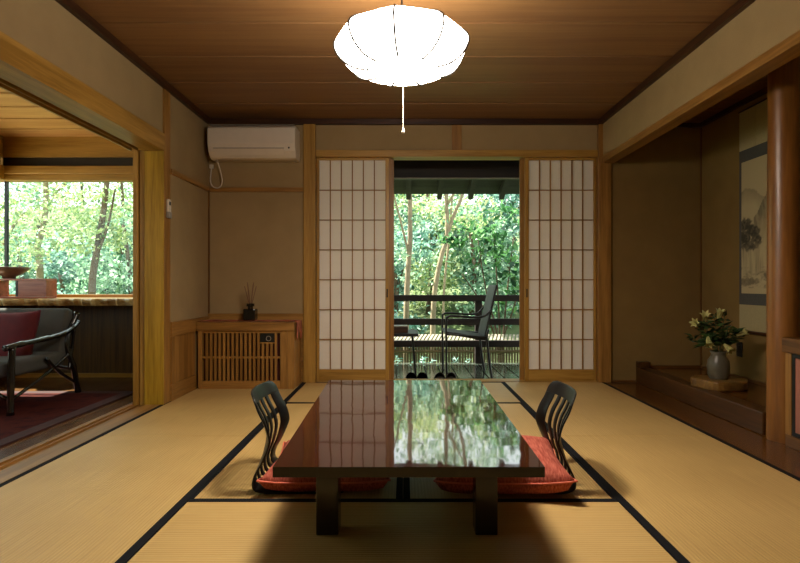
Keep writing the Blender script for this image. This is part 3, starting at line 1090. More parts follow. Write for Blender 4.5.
# ---- hanging scroll
sc_ = thing('hanging_scroll', 'hanging scroll with ink mountain landscape on the alcove wall', 'scroll', (AX - 0.006, 4.055, 0.5))
M['scroll_pale'] = plain('scroll_pale_silk', '#a3946c', rough=0.9, noise=0.06, nscale=60)
M['scroll_grey'] = plain('scroll_grey_silk', '#4a4843', rough=0.85, noise=0.08, nscale=50)
hw = 0.275
MB().box(0, 0.003, -hw, hw, 1.472, 1.785).build('upper_mount', M['scroll_pale'], sc_)
MB().box(0, 0.003, -hw, hw, 0.03, 0.235).build('lower_mount', M['scroll_pale'], sc_)
MB().box(-0.001, 0.003, -hw, hw, 0.236, 1.471).build('border', M['scroll_grey'], sc_)
for s_ in (-0.09, 0.09):
    MB().box(-0.003, -0.0002, s_ - 0.012, s_ + 0.012, 1.473, 1.78).build('hanging_ribbon', M['scroll_pale'], sc_)
MB().tube([(-0.004, -hw, 1.79), (-0.004, hw, 1.79)], 0.007, 8).build('top_rod', M['darkY'], sc_)
MB().tube([(-0.006, -hw - 0.03, 0.02), (-0.006, hw + 0.03, 0.02)], 0.013, 10).build('roller', M['darkY'], sc_)
# ink painting: colour attribute on a fine grid
NU, NV = 70, 160
y0p, y1p, z0p, z1p = hw - 0.03, -hw + 0.03, 0.325, 1.375
mb = MB().grid(lambda u, v: (-0.0022, y0p + (y1p - y0p) * u, z0p + (z1p - z0p) * v), NU, NV)
me = bpy.data.meshes.new('painting')
me.from_pydata(mb.v, [], mb.f)


def vnoise(x, y, seed):
    def h(i, j):
        return (math.sin(i * 127.1 + j * 311.7 + seed * 74.7) * 43758.5453) % 1.0
    i, j = math.floor(x), math.floor(y)
    fx, fy = x - i, y - j
    fx, fy = fx * fx * (3 - 2 * fx), fy * fy * (3 - 2 * fy)
    return (h(i, j) * (1 - fx) + h(i + 1, j) * fx) * (1 - fy) + (h(i, j + 1) * (1 - fx) + h(i + 1, j + 1) * fx) * fy


def fbm(x, y, seed):
    return sum(vnoise(x * 2 ** k, y * 2 ** k, seed + k) / 2 ** (k + 1) for k in range(4))


ca = me.color_attributes.new('ink', 'FLOAT_COLOR', 'POINT')
tan, ink = np.array(lin('#b3a27c')[:3]), np.array(lin('#1d1c1a')[:3])
for idx in range(len(me.vertices)):
    i, j = divmod(idx, NV + 1)
    u, v = i / NU, j / NV
    d_ = 0.0
    n1_, n2_ = fbm(u * 9, v * 18, 3), fbm(u * 24, v * 46, 9)
    far = 0.735 + 0.05 * math.sin(u * 5 + 1) + 0.06 * (fbm(u * 6, 1.3, 2) - 0.5)
    if v < far:
        d_ = max(d_, 0.38 * max(0, 1 - (far - v) / 0.12) * (0.6 + 0.8 * n1_))
    ridge = 0.50 + 0.50 * u ** 1.5 + 0.12 * (fbm(u * 7, 0.4, 5) - 0.5)
    if v < ridge and u > 0.3:
        d_ = max(d_, max(0, 0.75 - 2.2 * (ridge - v)) * (0.25 + 1.1 * fbm(u * 26 + v * 20, v * 12 - u * 10, 8)))
    for (cu, cv, ru, rv, dk_) in ((0.12, 0.52, 0.16, 0.06, 0.9), (0.28, 0.47, 0.2, 0.07, 0.95), (0.10, 0.42, 0.2, 0.06, 0.95), (0.36, 0.40, 0.17, 0.05, 0.85), (0.2, 0.36, 0.25, 0.05, 0.8),
                                  (0.86, 0.34, 0.16, 0.08, 0.85), (0.72, 0.42, 0.10, 0.05, 0.8), (0.94, 0.22, 0.2, 0.07, 0.9), (0.75, 0.14, 0.25, 0.04, 0.75), (0.2, 0.09, 0.3, 0.035, 0.6)):
        q_ = ((u - cu) / ru) ** 2 + ((v - cv) / rv) ** 2 + 1.5 * (n2_ - 0.45) + 0.8 * (n1_ - 0.45)
        if q_ < 1:
            d_ = max(d_, dk_ * min(1, (1 - q_) * 2.2) * (0.55 + 0.9 * n2_))
    if 0.14 < v < 0.34 and u < 0.65:
        d_ = max(d_, 0.5 * max(0, fbm(u * 30, v * 5, 12) - 0.42) * 3)
    if 0.04 < v < 0.2:
        d_ = max(d_, 0.9 * max(0, fbm(u * 14, v * 70, 14) - 0.42) * 2)
    d_ = max(0, min(0.92, d_))
    ca.data[idx].color = (*(tan * (1 - d_) + ink * d_), 1)
m, nt, b = new_mat('ink_painting')
b.inputs['Roughness'].default_value = 0.95
at = node(nt, 'ShaderNodeVertexColor')
at.layer_name = 'ink'
nt.links.new(at.outputs['Color'], b.inputs['Base Color'])
me.materials.append(m)
po = bpy.data.objects.new('painting', me)
C.objects.link(po)
po.parent = sc_

# ---- wooden slab, vase and lilies
SLB = (2.345, 3.96, 0.1305)
m = wood('slab_wood', '#60401a', '#8a6530', 'X', rough=0.35, across=14, along=2)
n_ = 36
poly = []
for k in range(n_):
    a = 2 * PI * k / n_
    rr = 0.19 * (1 + 0.07 * math.sin(3 * a + 1) + 0.05 * math.sin(5 * a))
    poly.append((rr * math.cos(a), rr * 0.85 * math.sin(a)))
sl = MB().prism(poly, 0, 0.068, 'Z').build('wooden_slab', m, None, bevel=0.012, seg=3)
sl.location = SLB
tag(sl, 'thick irregular slice of wood under the vase in the alcove', 'slab')
m = plain('grey_stoneware', '#5a5445', rough=0.35, noise=0.25, nscale=12)
vz = thing('flower_vase', 'grey stoneware vase of lilies on the wooden slab', 'vase', (SLB[0] - 0.015, SLB[1], 0.199))
vz.scale = (1.1, 1.1, 1.18)
MB().lathe([(0.055, 0.0), (0.066, 0.03), (0.069, 0.08), (0.063, 0.115), (0.046, 0.14), (0.042, 0.155), (0.052, 0.172), (0.045, 0.172), (0.036, 0.155), (0.03, 0.12)], 28, cap=False).build('body', m, vz, smooth=True)
MB().lathe([(0.001, 0.004), (0.054, 0.004)], 28, cap=False).build('base', m, vz)

fa = thing('lily_bouquet', 'bouquet of pale lilies and dark leaves standing in the alcove vase', 'flowers', (SLB[0] - 0.015, SLB[1], 0.29))
fa.scale = (1.08, 1.08, 1.06)
M['lily'] = plain('lily_petal', '#b5b070', rough=0.6, noise=0.08)
M['stem'] = plain('green_stem', '#3d5227', rough=0.6)
M['bouquet_leaf'] = leafmat('bouquet_leaf', ['#1d2c16', '#2f4620', '#44602b'], trans=0.15)


def leaves_mesh(cent, normals, dirs, L, Wd, fold=0.25):
    """numpy: one folded diamond-shaped leaf per centre (6 verts, 4 quads/tris)"""
    n = len(cent)
    side = np.cross(normals, dirs)
    side /= np.linalg.norm(side, axis=1)[:, None] + 1e-9
    up = np.cross(dirs, side)
    L = L[:, None]
    Wd = Wd[:, None]
    v0 = cent - dirs * L * 0.5
    v1 = cent - dirs * L * 0.08 + side * Wd * 0.5 + up * Wd * fold
    v2 = cent + dirs * L * 0.5 - up * L * 0.12
    v3 = cent - dirs * L * 0.08 - side * Wd * 0.5 + up * Wd * fold
    verts = np.stack([v0, v1, v2, v3], 1).reshape(-1, 3)
    base = np.arange(n)[:, None] * 4
    faces = np.concatenate([base + np.array([[0, 1, 2]]), base + np.array([[0, 2, 3]])], 0)
    return verts, faces


def np_mesh(name, verts, faces, mat, smooth=False):
    me = bpy.data.meshes.new(name)
    k = faces.shape[1]
    me.vertices.add(len(verts))
    me.vertices.foreach_set('co', verts.astype(np.float32).ravel())
    me.loops.add(faces.size)
    me.loops.foreach_set('vertex_index', faces.astype(np.int32).ravel())
    me.polygons.add(len(faces))
    me.polygons.foreach_set('loop_start', np.arange(0, faces.size, k, dtype=np.int32))
    me.update(calc_edges=True)
    me.validate()
    me.materials.append(mat)
    return me


def unit(v):
    return v / (np.linalg.norm(v, axis=-1)[..., None] + 1e-9)


lv_c, lv_d = [], []
stem_tips = [(-0.13, 0.0, 0.30), (-0.09, -0.05, 0.22), (-0.015, 0.02, 0.36), (0.07, 0.04, 0.37), (0.11, -0.03, 0.26), (0.02, -0.08, 0.28), (0.18, 0.03, 0.24), (-0.06, 0.06, 0.30), (-0.16, 0.03, 0.20)]
for tip in stem_tips:
    pts = spline([(tip[0] * 0.08, tip[1] * 0.08, 0.0), (tip[0] * 0.25, tip[1] * 0.25, 0.14), (tip[0] * 0.6, tip[1] * 0.6, tip[2] * 0.7), tip], 4)
    MB().tube(pts, 0.0025, 5).build('stem', M['stem'], fa, smooth=True)
    for p in pts[5:]:
        for q in range(4):
            a = random.random() * 2 * PI
            dd = Vector((math.cos(a), math.sin(a), random.uniform(-0.2, 0.6))).normalized()
            lv_c.append(tuple(p + dd * 0.03))
            lv_d.append(tuple(dd))
lv_c, lv_d = np.array(lv_c), unit(np.array(lv_d))
nn = unit(np.cross(lv_d, rng.normal(size=lv_d.shape)))
v_, f_ = leaves_mesh(lv_c, nn, lv_d, rng.uniform(0.045, 0.085, len(lv_c)), rng.uniform(0.016, 0.03, len(lv_c)))
o = bpy.data.objects.new('foliage', np_mesh('foliage', v_, f_, M['bouquet_leaf']))
C.objects.link(o)
o.parent = fa
o['kind'] = 'stuff'


def lily(tip, direction):
    d_ = Vector(direction).normalized()
    q = d_.to_track_quat('Z', 'Y').to_matrix().to_4x4()
    mb = MB()
    for k in range(6):
        a = k * PI / 3
        ca_, sa_ = math.cos(a), math.sin(a)

        def fn(u, v):
            r0 = 0.006 + 0.03 * u ** 2.6
            w = 0.014 * math.sin(PI * min(1, 0.12 + 0.86 * u)) * (v - 0.5) * 2
            z = 0.085 * u - 0.012 * max(0, u - 0.8) * 5
            return (r0 * ca_ - w * sa_, r0 * sa_ + w * ca_, z)
        mb.grid(fn, 6, 2)
    o = mb.build('lily', M['lily'], fa, smooth=True)
    o.matrix_local = Matrix.Translation(Vector(tip)) @ q
    return o


lily((-0.13, 0.0, 0.29), (-0.75, -0.5, 0.25))
lily((-0.10, -0.05, 0.21), (-0.15, -0.5, -0.65))
lily((-0.10, -0.02, 0.32), (-0.3, -0.5, 0.65))
lily((0.00, 0.0, 0.33), (0.05, -0.25, 0.9))
lily((0.105, -0.03, 0.22), (0.65, -0.5, 0.4))
lily((0.01, -0.05, 0.16), (0.25, -0.6, -0.5))

# black outlet on the alcove wall
ou = thing('wall_outlet', 'small black outlet plate low on the alcove wall', 'outlet', (AX, 4.33, 0.31))
MB().box(-0.011, -0.001, -0.035, 0.035, 0, 0.12).build('plate', M['black_plastic'], ou, bevel=0.003)
MB().box(-0.0135, -0.0112, -0.018, 0.018, 0.03, 0.09).build('socket', M['black_metal'], ou)

# ================================================================== LOUNGE THINGS
# live-edge window ledge
m = wood('live_edge_wood', '#a67c45', '#d8b57c', 'X', rough=0.35, across=14, along=1.5)
mb = MB()
pts_f = []
nL = 60
for k in range(nL + 1):
    x = -3.86 + (1.82) * k / nL
    pts_f.append((x, 4.79 + 0.02 * math.sin(k * 0.5) + 0.012 * math.sin(k * 1.9) + random.uniform(-0.006, 0.006)))
poly_t = pts_f + [(-2.04, 5.148), (-3.86, 5.148)]
b0 = len(mb.v)
nP = len(poly_t)
for z, off in ((0.768, 0.018), (0.755, 0.0), (0.735, 0.006), (0.705, 0.03)):
    for (x, y) in poly_t:
        oy = off * (1 + 0.6 * math.sin(x * 37) + 0.3 * math.sin(x * 83)) if y < 5.0 else 0
        mb.v.append((x, y + oy, z))
for i in range(3):
    for k in range(nP):
        mb.f.append((i * nP + k, i * nP + (k + 1) % nP, (i + 1) * nP + (k + 1) % nP, (i + 1) * nP + k))
mb.f.append(tuple(range(nP)))
mb.f.append(tuple(3 * nP + k for k in reversed(range(nP))))
tag(mb.build('window_ledge', m), 'thick live-edge wooden ledge under the lounge window', 'ledge')

# display stand with an open and a closed half
m = wood('reddish_stand_wood', '#7e3f2c', '#a86249', 'X', rough=0.3)
ds = thing('display_stand', 'small reddish wooden display stand on the lounge window ledge', 'stand', (-3.497, 4.93, 0.769))
MB().box(-0.235, 0.235, -0.075, 0.075, 0.162, 0.18).build('top', m, ds, bevel=0.003)
MB().box(-0.235, 0.235, -0.075, 0.075, 0.0, 0.016).build('base', m, ds, bevel=0.003)
MB().box(-0.235, -0.215, -0.075, 0.075, 0.017, 0.161).build('side_panel', m, ds)
MB().box(-0.045, -0.025, -0.075, 0.075, 0.017, 0.161).build('divider', M['darkZ'], ds)
MB().box(0.215, 0.235, -0.075, 0.075, 0.017, 0.161).build('side_panel', m, ds)
MB().box(-0.024, 0.214, -0.072, -0.058, 0.017, 0.161).build('front_panel', m, ds)
m = plain('brown_ceramic', '#6b4a3a', rough=0.35, noise=0.35, nscale=18)
bw = MB().lathe([(0.05, 0.0), (0.055, 0.02), (0.09, 0.035), (0.14, 0.07), (0.175, 0.105), (0.168, 0.106), (0.13, 0.072), (0.08, 0.042), (0.01, 0.035)], 36, cap=True).build('ceramic_bowl', m, None, smooth=True)
bw.location = (-3.655, 4.93, 0.95)
tag(bw, 'wide brown ceramic bowl on top of the display stand', 'bowl')

# lounge armchair of dark sticks
M['stick'] = plain('black_stick_wood', '#15100d', rough=0.22, noise=0.3, nscale=20, coat=0.3)
M['grey_uph'] = plain('grey_upholstery', '#45433f', rough=0.9, noise=0.1, bump=0.2)
lcx = thing('lounge_armchair', 'black stick-framed armchair with grey upholstery in the lounge', 'armchair', (-3.04, 4.0, 0.0118))


def knobby(pts, r, n=6):
    pts = spline(pts, n)
    return pts, [r * (1 + (0.18 if k % n == 0 else random.uniform(-0.05, 0.05))) for k in range(len(pts))]


for s in (1, -1):
    X = 0.36 * s
    p, rr = knobby([(X + 0.02 * s, -0.40, 0.0), (X + 0.012 * s, -0.385, 0.22), (X + 0.01 * s, -0.37, 0.455)], 0.022)
    MB().tube(p, rr, 8).build('leg', M['stick'], lcx, smooth=True)
    p, rr = knobby([(X - 0.0 * s, 0.38, 0.0), (X - 0.01 * s, 0.33, 0.22), (X - 0.03 * s, 0.28, 0.42), (X - 0.0 * s, 0.37, 0.655)], 0.022)
    MB().tube(p, rr, 8).build('leg', M['stick'], lcx, smooth=True)
    p, rr = knobby([(X + 0.0 * s, -0.425, 0.455), (X + 0.02 * s, -0.30, 0.47), (X + 0.03 * s, -0.05, 0.485), (X + 0.03 * s, 0.15, 0.505), (X + 0.02 * s, 0.28, 0.54), (X + 0.0 * s, 0.37, 0.575)], 0.02)
    MB().tube(p, rr, 8).build('armrest', M['stick'], lcx, smooth=True)
    for q in ([(X + 0.015 * s, -0.39, 0.10), (X, 0.0, 0.22), (X - 0.02 * s, 0.30, 0.33)], [(X - 0.0 * s, 0.36, 0.08), (X - 0.0 * s, 0.15, 0.2), (X - 0.005 * s, 0.0, 0.33)],
              [(X - 0.02 * s, 0.29, 0.20), (X - 0.02 * s, 0.33, 0.36), (X + 0.02 * s, 0.30, 0.54)]):
        p, rr = knobby(q, 0.012, 5)
        MB().tube(p, rr, 7).build('brace', M['stick'], lcx, smooth=True)
for q in ([(-0.37, -0.39, 0.10), (0, -0.37, 0.24), (0.37, -0.39, 0.10)], [(-0.34, 0.33, 0.2), (0, 0.34, 0.24), (0.34, 0.33, 0.2)]):
    p, rr = knobby(q, 0.013, 5)
    MB().tube(p, rr, 7).build('brace', M['stick'], lcx, smooth=True)
MB().box(-0.33, 0.33, -0.36, 0.27, 0.24, 0.355).build('seat', M['grey_uph'], lcx, bevel=0.035, seg=4)
bk = MB().box(-0.325, 0.325, -0.045, 0.045, 0.0, 0.40).build('backrest', M['grey_uph'], lcx, bevel=0.03, seg=4)
bk.location = (0, 0.245, 0.30)
bk.rotation_euler = (-0.25, 0, 0)

cc = cushion('throw_cushion', 'dark wine-red cushion leaning on the lounge armchair', 'cushion', (-3.06, 4.085, 0.375), (PI / 2 - 0.32, 0, 0),
             0.54, 0.42, 0.14, M['wine_fabric'], M['wine_fabric'])
cc.location = (-3.07, 4.105, 0.475)

# rug
m, nt, b = new_mat('dark_red_rug_pile')
b.inputs['Roughness'].default_value = 0.95
b.inputs['Specular IOR Level'].default_value = 0.1
tc = node(nt, 'ShaderNodeTexCoord')
vo = node(nt, 'ShaderNodeTexVoronoi')
vo.inputs['Scale'].default_value = 9
nt.links.new(tc.outputs['Object'], vo.inputs['Vector'])
n = node(nt, 'ShaderNodeTexNoise')
n.inputs['Scale'].default_value = 26
n.inputs['Detail'].default_value = 4
nt.links.new(tc.outputs['Object'], n.inputs['Vector'])
ad = node(nt, 'ShaderNodeMath', operation='MULTIPLY_ADD')
ad.inputs[1].default_value = 0.6
nt.links.new(vo.outputs['Distance'], ad.inputs[0])
nt.links.new(n.outputs['Fac'], ad.inputs[2])
r = node(nt, 'ShaderNodeValToRGB')
r.color_ramp.elements[0].position = 0.42
r.color_ramp.elements[1].position = 0.85
r.color_ramp.elements[0].color = lin('#22090a')
r.color_ramp.elements[1].color = lin('#43170f')
e = r.color_ramp.elements.new(0.62)
e.color = lin('#330c0d')
nt.links.new(ad.outputs[0], r.inputs['Fac'])
nt.links.new(r.outputs['Color'], b.inputs['Base Color'])
M['rug'] = m
M['rug_edge'] = plain('rug_border_weave', '#35120e', rough=0.95, noise=0.3, nscale=30)
rg = thing('rug', 'dark red patterned rug on the lounge floor', 'rug', (-3.0, 3.2, 0))
rx, ry = 0.78, 1.23
MB().box(-rx + 0.09, rx - 0.09, -ry + 0.09, ry - 0.09, 0.0, 0.0115).build('pile', M['rug'], rg)
for nm, a in (('border', (-rx, rx, -ry, -ry + 0.09, 0, 0.011)), ('border', (-rx, rx, ry - 0.09, ry, 0, 0.011)),
              ('border', (-rx, -rx + 0.09, -ry + 0.09, ry - 0.09, 0, 0.011)), ('border', (rx - 0.09, rx, -ry + 0.09, ry - 0.09, 0, 0.011))):
    MB().box(*a).build(nm, M['rug_edge'], rg)

# ================================================================== OUTSIDE: DECK, EAVE, GARDEN
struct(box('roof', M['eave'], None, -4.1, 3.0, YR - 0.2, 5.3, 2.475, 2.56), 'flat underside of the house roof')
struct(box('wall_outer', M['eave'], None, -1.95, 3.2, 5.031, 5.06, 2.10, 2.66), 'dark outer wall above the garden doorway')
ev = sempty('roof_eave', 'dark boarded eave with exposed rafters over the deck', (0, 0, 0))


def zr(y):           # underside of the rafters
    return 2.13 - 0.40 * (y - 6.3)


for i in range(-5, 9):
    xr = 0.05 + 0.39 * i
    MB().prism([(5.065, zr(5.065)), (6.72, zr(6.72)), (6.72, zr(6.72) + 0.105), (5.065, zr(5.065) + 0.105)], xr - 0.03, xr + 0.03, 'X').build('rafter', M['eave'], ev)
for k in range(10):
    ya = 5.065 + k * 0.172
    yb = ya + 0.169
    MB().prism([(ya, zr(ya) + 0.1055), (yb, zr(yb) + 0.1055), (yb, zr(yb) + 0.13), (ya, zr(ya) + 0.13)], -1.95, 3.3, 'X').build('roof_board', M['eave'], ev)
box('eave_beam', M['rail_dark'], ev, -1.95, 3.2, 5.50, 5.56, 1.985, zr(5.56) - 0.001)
box('lit_edge_strip', M['grey_plastic'], ev, -1.95, 3.2, 5.495, 5.4999, 1.9855, 1.996)  # pale strip stands in for light on the beam's lower edge

dk = struct(box('floor_deck', M['rail_dark'], None, -1.95, 3.2, 5.06, 6.42, -0.2, -0.085), 'wet-looking grey boards of the garden deck')
k = -1.95
while k < 3.1:
    cbox('deck_board', M['wet_deck'], dk, k, k + 0.146, 5.062, 6.44, -0.084, -0.05, bevel=0.003)
    k += 0.156

rl = thing('deck_railing', 'dark wooden railing of three bars along the deck edge', 'railing', (0.6, 6.33, -0.05))
for (z0, z1) in ((0.745, 0.82), (0.465, 0.54), (0.205, 0.28)):
    MB().box(-2.5, 2.6, -0.03, 0.03, z0, z1).build('rail', M['rail_dark'], rl, bevel=0.004)
for xx in (-1.35, 0.285, 1.9):
    MB().box(xx - 0.04, xx + 0.04, 0.031, 0.10, 0.0, 0.80).build('post', M['rail_dark'], rl, bevel=0.004)

# outdoor chair, facing left
M['mesh_seat'] = plain('dark_mesh_fabric', '#100e0e', rough=0.6, noise=0.15, nscale=80)
oc = thing('garden_chair', 'dark slim metal chair with arms on the deck', 'chair', (0.62, 5.56, -0.05))
wy = 0.25
MB().grid(lambda u, v: (-0.21 + 0.42 * u, -wy + 2 * wy * v, 0.445 + 0.015 * math.cos(u * PI) - 0.03 * u), 12, 4).build('seat', M['mesh_seat'], oc, smooth=True, solid=0.03, bevel=0.004)
MB().grid(lambda u, v: (0.185 + 0.12 * u ** 1.4 + 0.012 * math.sin(u * PI), (-wy + 2 * wy * v) * 0.92, 0.40 + 0.54 * u), 12, 4).build('backrest', M['mesh_seat'], oc, smooth=True, solid=0.022, bevel=0.004)
for s in (-1, 1):
    Yw = s * (wy + 0.012)
    MB().tube(spline([(-0.20, Yw, 0.0), (-0.205, Yw, 0.30), (-0.205, Yw, 0.58), (-0.185, Yw, 0.625), (-0.12, Yw, 0.632), (0.08, Yw, 0.62), (0.18, Yw, 0.635), (0.245, Yw, 0.70)], 6), 0.011, 8).build('arm_and_front_leg', M['black_metal'], oc, smooth=True)
    MB().tube(spline([(0.25, Yw, 0.0), (0.22, Yw, 0.2), (0.20, Yw, 0.42), (0.215, Yw, 0.5)], 5), 0.012, 8).build('leg', M['black_metal'], oc, smooth=True)
    MB().tube([(-0.205, Yw, 0.45), (0.20, Yw, 0.42)], 0.010, 8).build('side_rail', M['black_metal'], oc)

ot = thing('garden_table', 'small dark metal side table on the deck', 'table', (-0.13, 5.56, -0.05))
MB().box(-0.27, 0.27, -0.25, 0.25, 0.425, 0.455).build('tabletop', M['mesh_seat'], ot, bevel=0.006)
for sx in (-1, 1):
    for sy in (-1, 1):
        MB().tube([(sx * 0.21, sy * 0.2, 0.425), (sx * 0.245, sy * 0.215, 0.0)], 0.011, 8).build('leg', M['black_metal'], ot)
    MB().tube([(sx * 0.222, -0.2, 0.30), (sx * 0.222, 0.2, 0.30)], 0.007, 6).build('stretcher', M['black_metal'], ot)
tb = thing('tissue_box', 'flat dark box lying on the garden side table', 'box', (-0.085, 5.45, 0.4055))
MB().box(-0.12, 0.12, -0.07, 0.07, 0.0, 0.062).build('body', M['darkX'], tb, bevel=0.004)
MB().box(-0.118, 0.118, -0.068, 0.068, 0.0625, 0.072).build('lid', M['grey_plastic'], tb, bevel=0.003)


def slipper(label, loc, rz, mat, group):
    s = thing('slipper', label, 'slipper', loc, rz, group)
    out = []
    for k in range(28):
        a = 2 * PI * k / 28
        x = 0.046 * math.cos(a) * (1 + 0.12 * math.sin(a))
        out.append((x, 0.13 * math.sin(a)))
    MB().prism(out, 0.0, 0.022, 'Z').build('sole', mat, s, bevel=0.005)

    def vamp(u, v):
        y = 0.015 + 0.112 * u
        w = 0.052 * math.sqrt(max(0.02, 1 - (y / 0.134) ** 2))
        a = PI * v
        h = (0.062 - 0.03 * u) * math.sqrt(max(0.04, 1 - max(0, u - 0.55) ** 2 * 4.4))
        return (-w * math.cos(a), y, 0.012 + h * math.sin(a))
    MB().grid(vamp, 8, 14).build('upper', mat, s, smooth=True, solid=0.006)
    return s


M['black_leather'] = plain('black_slipper', '#121214', rough=0.25, noise=0.1)
M['grey_leather'] = plain('grey_slipper', '#4b4744', rough=0.35, noise=0.1)
slipper('black slipper on the deck, left one of its pair', (0.065, 5.27, -0.05), 0.05, M['black_leather'], 'slippers on the deck')
slipper('black slipper on the deck, right one of its pair', (0.175, 5.27, -0.05), -0.05, M['black_leather'], 'slippers on the deck')
slipper('grey-brown slipper on the deck, left one of its pair', (0.35, 5.27, -0.05), 0.05, M['grey_leather'], 'slippers on the deck')
slipper('grey-brown slipper on the deck, right one of its pair', (0.46, 5.27, -0.05), -0.04, M['grey_leather'], 'slippers on the deck')

# low bamboo fence with a slatted cap, beyond the deck
fn_ = thing('bamboo_fence', 'low bamboo fence with pale slatted cap beyond the deck', 'fence', (0.7, 7.0, -0.6))
M['bamboo'] = plain('bamboo_cane', '#6a5a3a', rough=0.6, noise=0.3, nscale=5)
M['pale_slat'] = plain('pale_cap_slat', '#77715f', rough=0.7, noise=0.2, nscale=9)
mb = MB()
for k in range(150):
    x = -2.6 + k * 0.036
    mb.tube([(x, 0, 0.0), (x, 0, 0.76)], 0.016, 6)
o = mb.build('canes', M['bamboo'], fn_, smooth=True)
o['kind'] = 'stuff'
for z in (0.25, 0.62):
    MB().tube([(-2.6, -0.03, z), (2.75, -0.03, z)], 0.018, 8).build('cross_pole', M['bamboo'], fn_, smooth=True)
sl0 = MB().prism([(-0.045, -0.12), (-0.015, -0.12), (0.045, 0.12), (0.015, 0.12)], 0, 0.014, 'Z').build('cap_slat', M['pale_slat'], fn_)
sl0.rotation_euler = (0.22, 0, 0)
sl0.location = (-2.6, 0.0, 0.79)
for k in range(1, 110):
    share('cap_slat', sl0, fn_, (-2.6 + k * 0.049, 0.0, 0.79))

# ---- ground
def gz(x, y):
    z = -0.62
    if y > 10:
        z += 0.24 * (y - 10)
    z += 0.12 * math.sin(x * 0.9 + y * 0.5) * min(1, max(0, y - 7.5))
    return z


gd = MB().grid(lambda u, v: (-26 + 44 * u, 5.45 + 36 * v, gz(-26 + 44 * u, 5.45 + 36 * v)), 44, 40).build('ground', M['soil'], None, smooth=True)
struct(gd, 'mossy garden slope rising behind the deck')
gd2 = MB().grid(lambda u, v: (-26 + 21.9 * u, -8 + 13.4 * v, -0.62), 12, 8).build('ground_side', M['bounce_gravel'], None, smooth=True)  # unseen ground made pale to bounce sunlight onto the lounge ceiling
struct(gd2, 'unseen pale ground added to bounce daylight into the lounge')

# ---- trees and shrubs
LM = {
    'maple': leafmat('maple_leaf', ['#8ba65e', '#b4c586', '#d6dcb0', '#94b074', '#5d7d48'], trans=0.42),
    'mid': leafmat('mid_green_leaf', ['#638d6e', '#90b592', '#bdd4b8', '#6b987a', '#38604a'], trans=0.38),
    'teal': leafmat('blue_green_leaf', ['#527f6e', '#7ba795', '#b0cdc1', '#5b897a', '#325a4c'], trans=0.35),
    'glossy': leafmat('glossy_dark_leaf', ['#35643a', '#4f8a4c', '#79ad6c', '#2d573a', '#1f422c'], trans=0.32, rough=0.25),
}


def crown(blobs, n, L, flat=0.35, clump=18):
    """leaf clumps inside ellipsoids -> verts, faces"""
    cs = []
    wts = np.array([b[1][0] * b[1][1] * b[1][2] for b in blobs]) ** 0.8
    wts /= wts.sum()
    for (c, r), w in zip(blobs, wts):
        k = max(2, int(n * w / clump))
        d_ = unit(rng.normal(size=(k, 3))) * rng.uniform(0.25, 1, (k, 1)) ** 0.5
        cc_ = np.array(c) + d_ * np.array(r)
        sp = np.array([0.30, 0.30, 0.13]) * (np.mean(r) ** 0.5) * 0.75
        pts = cc_[:, None, :] + rng.normal(size=(k, clump, 3)) * sp
        cs.append(pts.reshape(-1, 3))
    cs = np.concatenate(cs)
    m_ = len(cs)
    nrm = unit(rng.normal(size=(m_, 3)) * 0.75 + np.array([0, -0.25, 1 - flat]))
    dr = unit(np.cross(nrm, rng.normal(size=(m_, 3))))
    Ls = L * rng.uniform(0.65, 1.25, m_)
    return leaves_mesh(cs, nrm, dr, Ls, Ls * rng.uniform(0.45, 0.7, m_))


def limb(mb, pts, r0, r1, n=8):
    p = spline(pts, 5)
    mb.tube(p, [r0 + (r1 - r0) * i / (len(p) - 1) for i in range(len(p))], n)


def tree(name, label, base, limbs, blobs, n, L, leaf, bark, group, flat=0.35):
    t = thing(name, label, 'tree' if 'tree' in name else 'shrub', base, 0, group)
    bx, by, bz = base
    mb = MB()
    for (pts, r0, r1) in limbs:
        limb(mb, [(p[0] - bx, p[1] - by, p[2] - bz) for p in pts], r0, r1)
    mb.build('trunk', bark, t, smooth=True)
    v, f = crown([((c[0] - bx, c[1] - by, c[2] - bz), r) for c, r in blobs], n, L, flat)
    o = bpy.data.objects.new('foliage', np_mesh('foliage', v, f, LM[leaf]))
    C.objects.link(o)
    o.parent = t
    o['kind'] = 'stuff'
    return t


def bp_(px, Y):
    x = (px - CX) * Y / FPX
    return (x, Y, gz(x, Y))


GT = 'trees in the garden beyond the deck'
GW = 'trees outside the lounge window'
# pale trunk on the left of the doorway view
b_ = bp_(405, 8.6)
tree('pale_tree', 'pale straight-trunked tree left in the garden doorway view', b_,
     [([b_, P(407, 290, 8.6), P(410, 240, 8.6), P(410, 190, 8.6), P(411, 110, 8.6)], 0.048, 0.032),
      ([P(409, 255, 8.6), P(399, 215, 8.5), P(390, 180, 8.4)], 0.02, 0.01)],
     [(P(398, 150, 8.6), (1.1, 0.8, 0.6)), (P(402, 215, 8.9), (0.35, 0.5, 0.45)), (P(398, 265, 9.0), (0.25, 0.4, 0.4))], 1500, 0.09, 'mid', M['trunk'], GT)
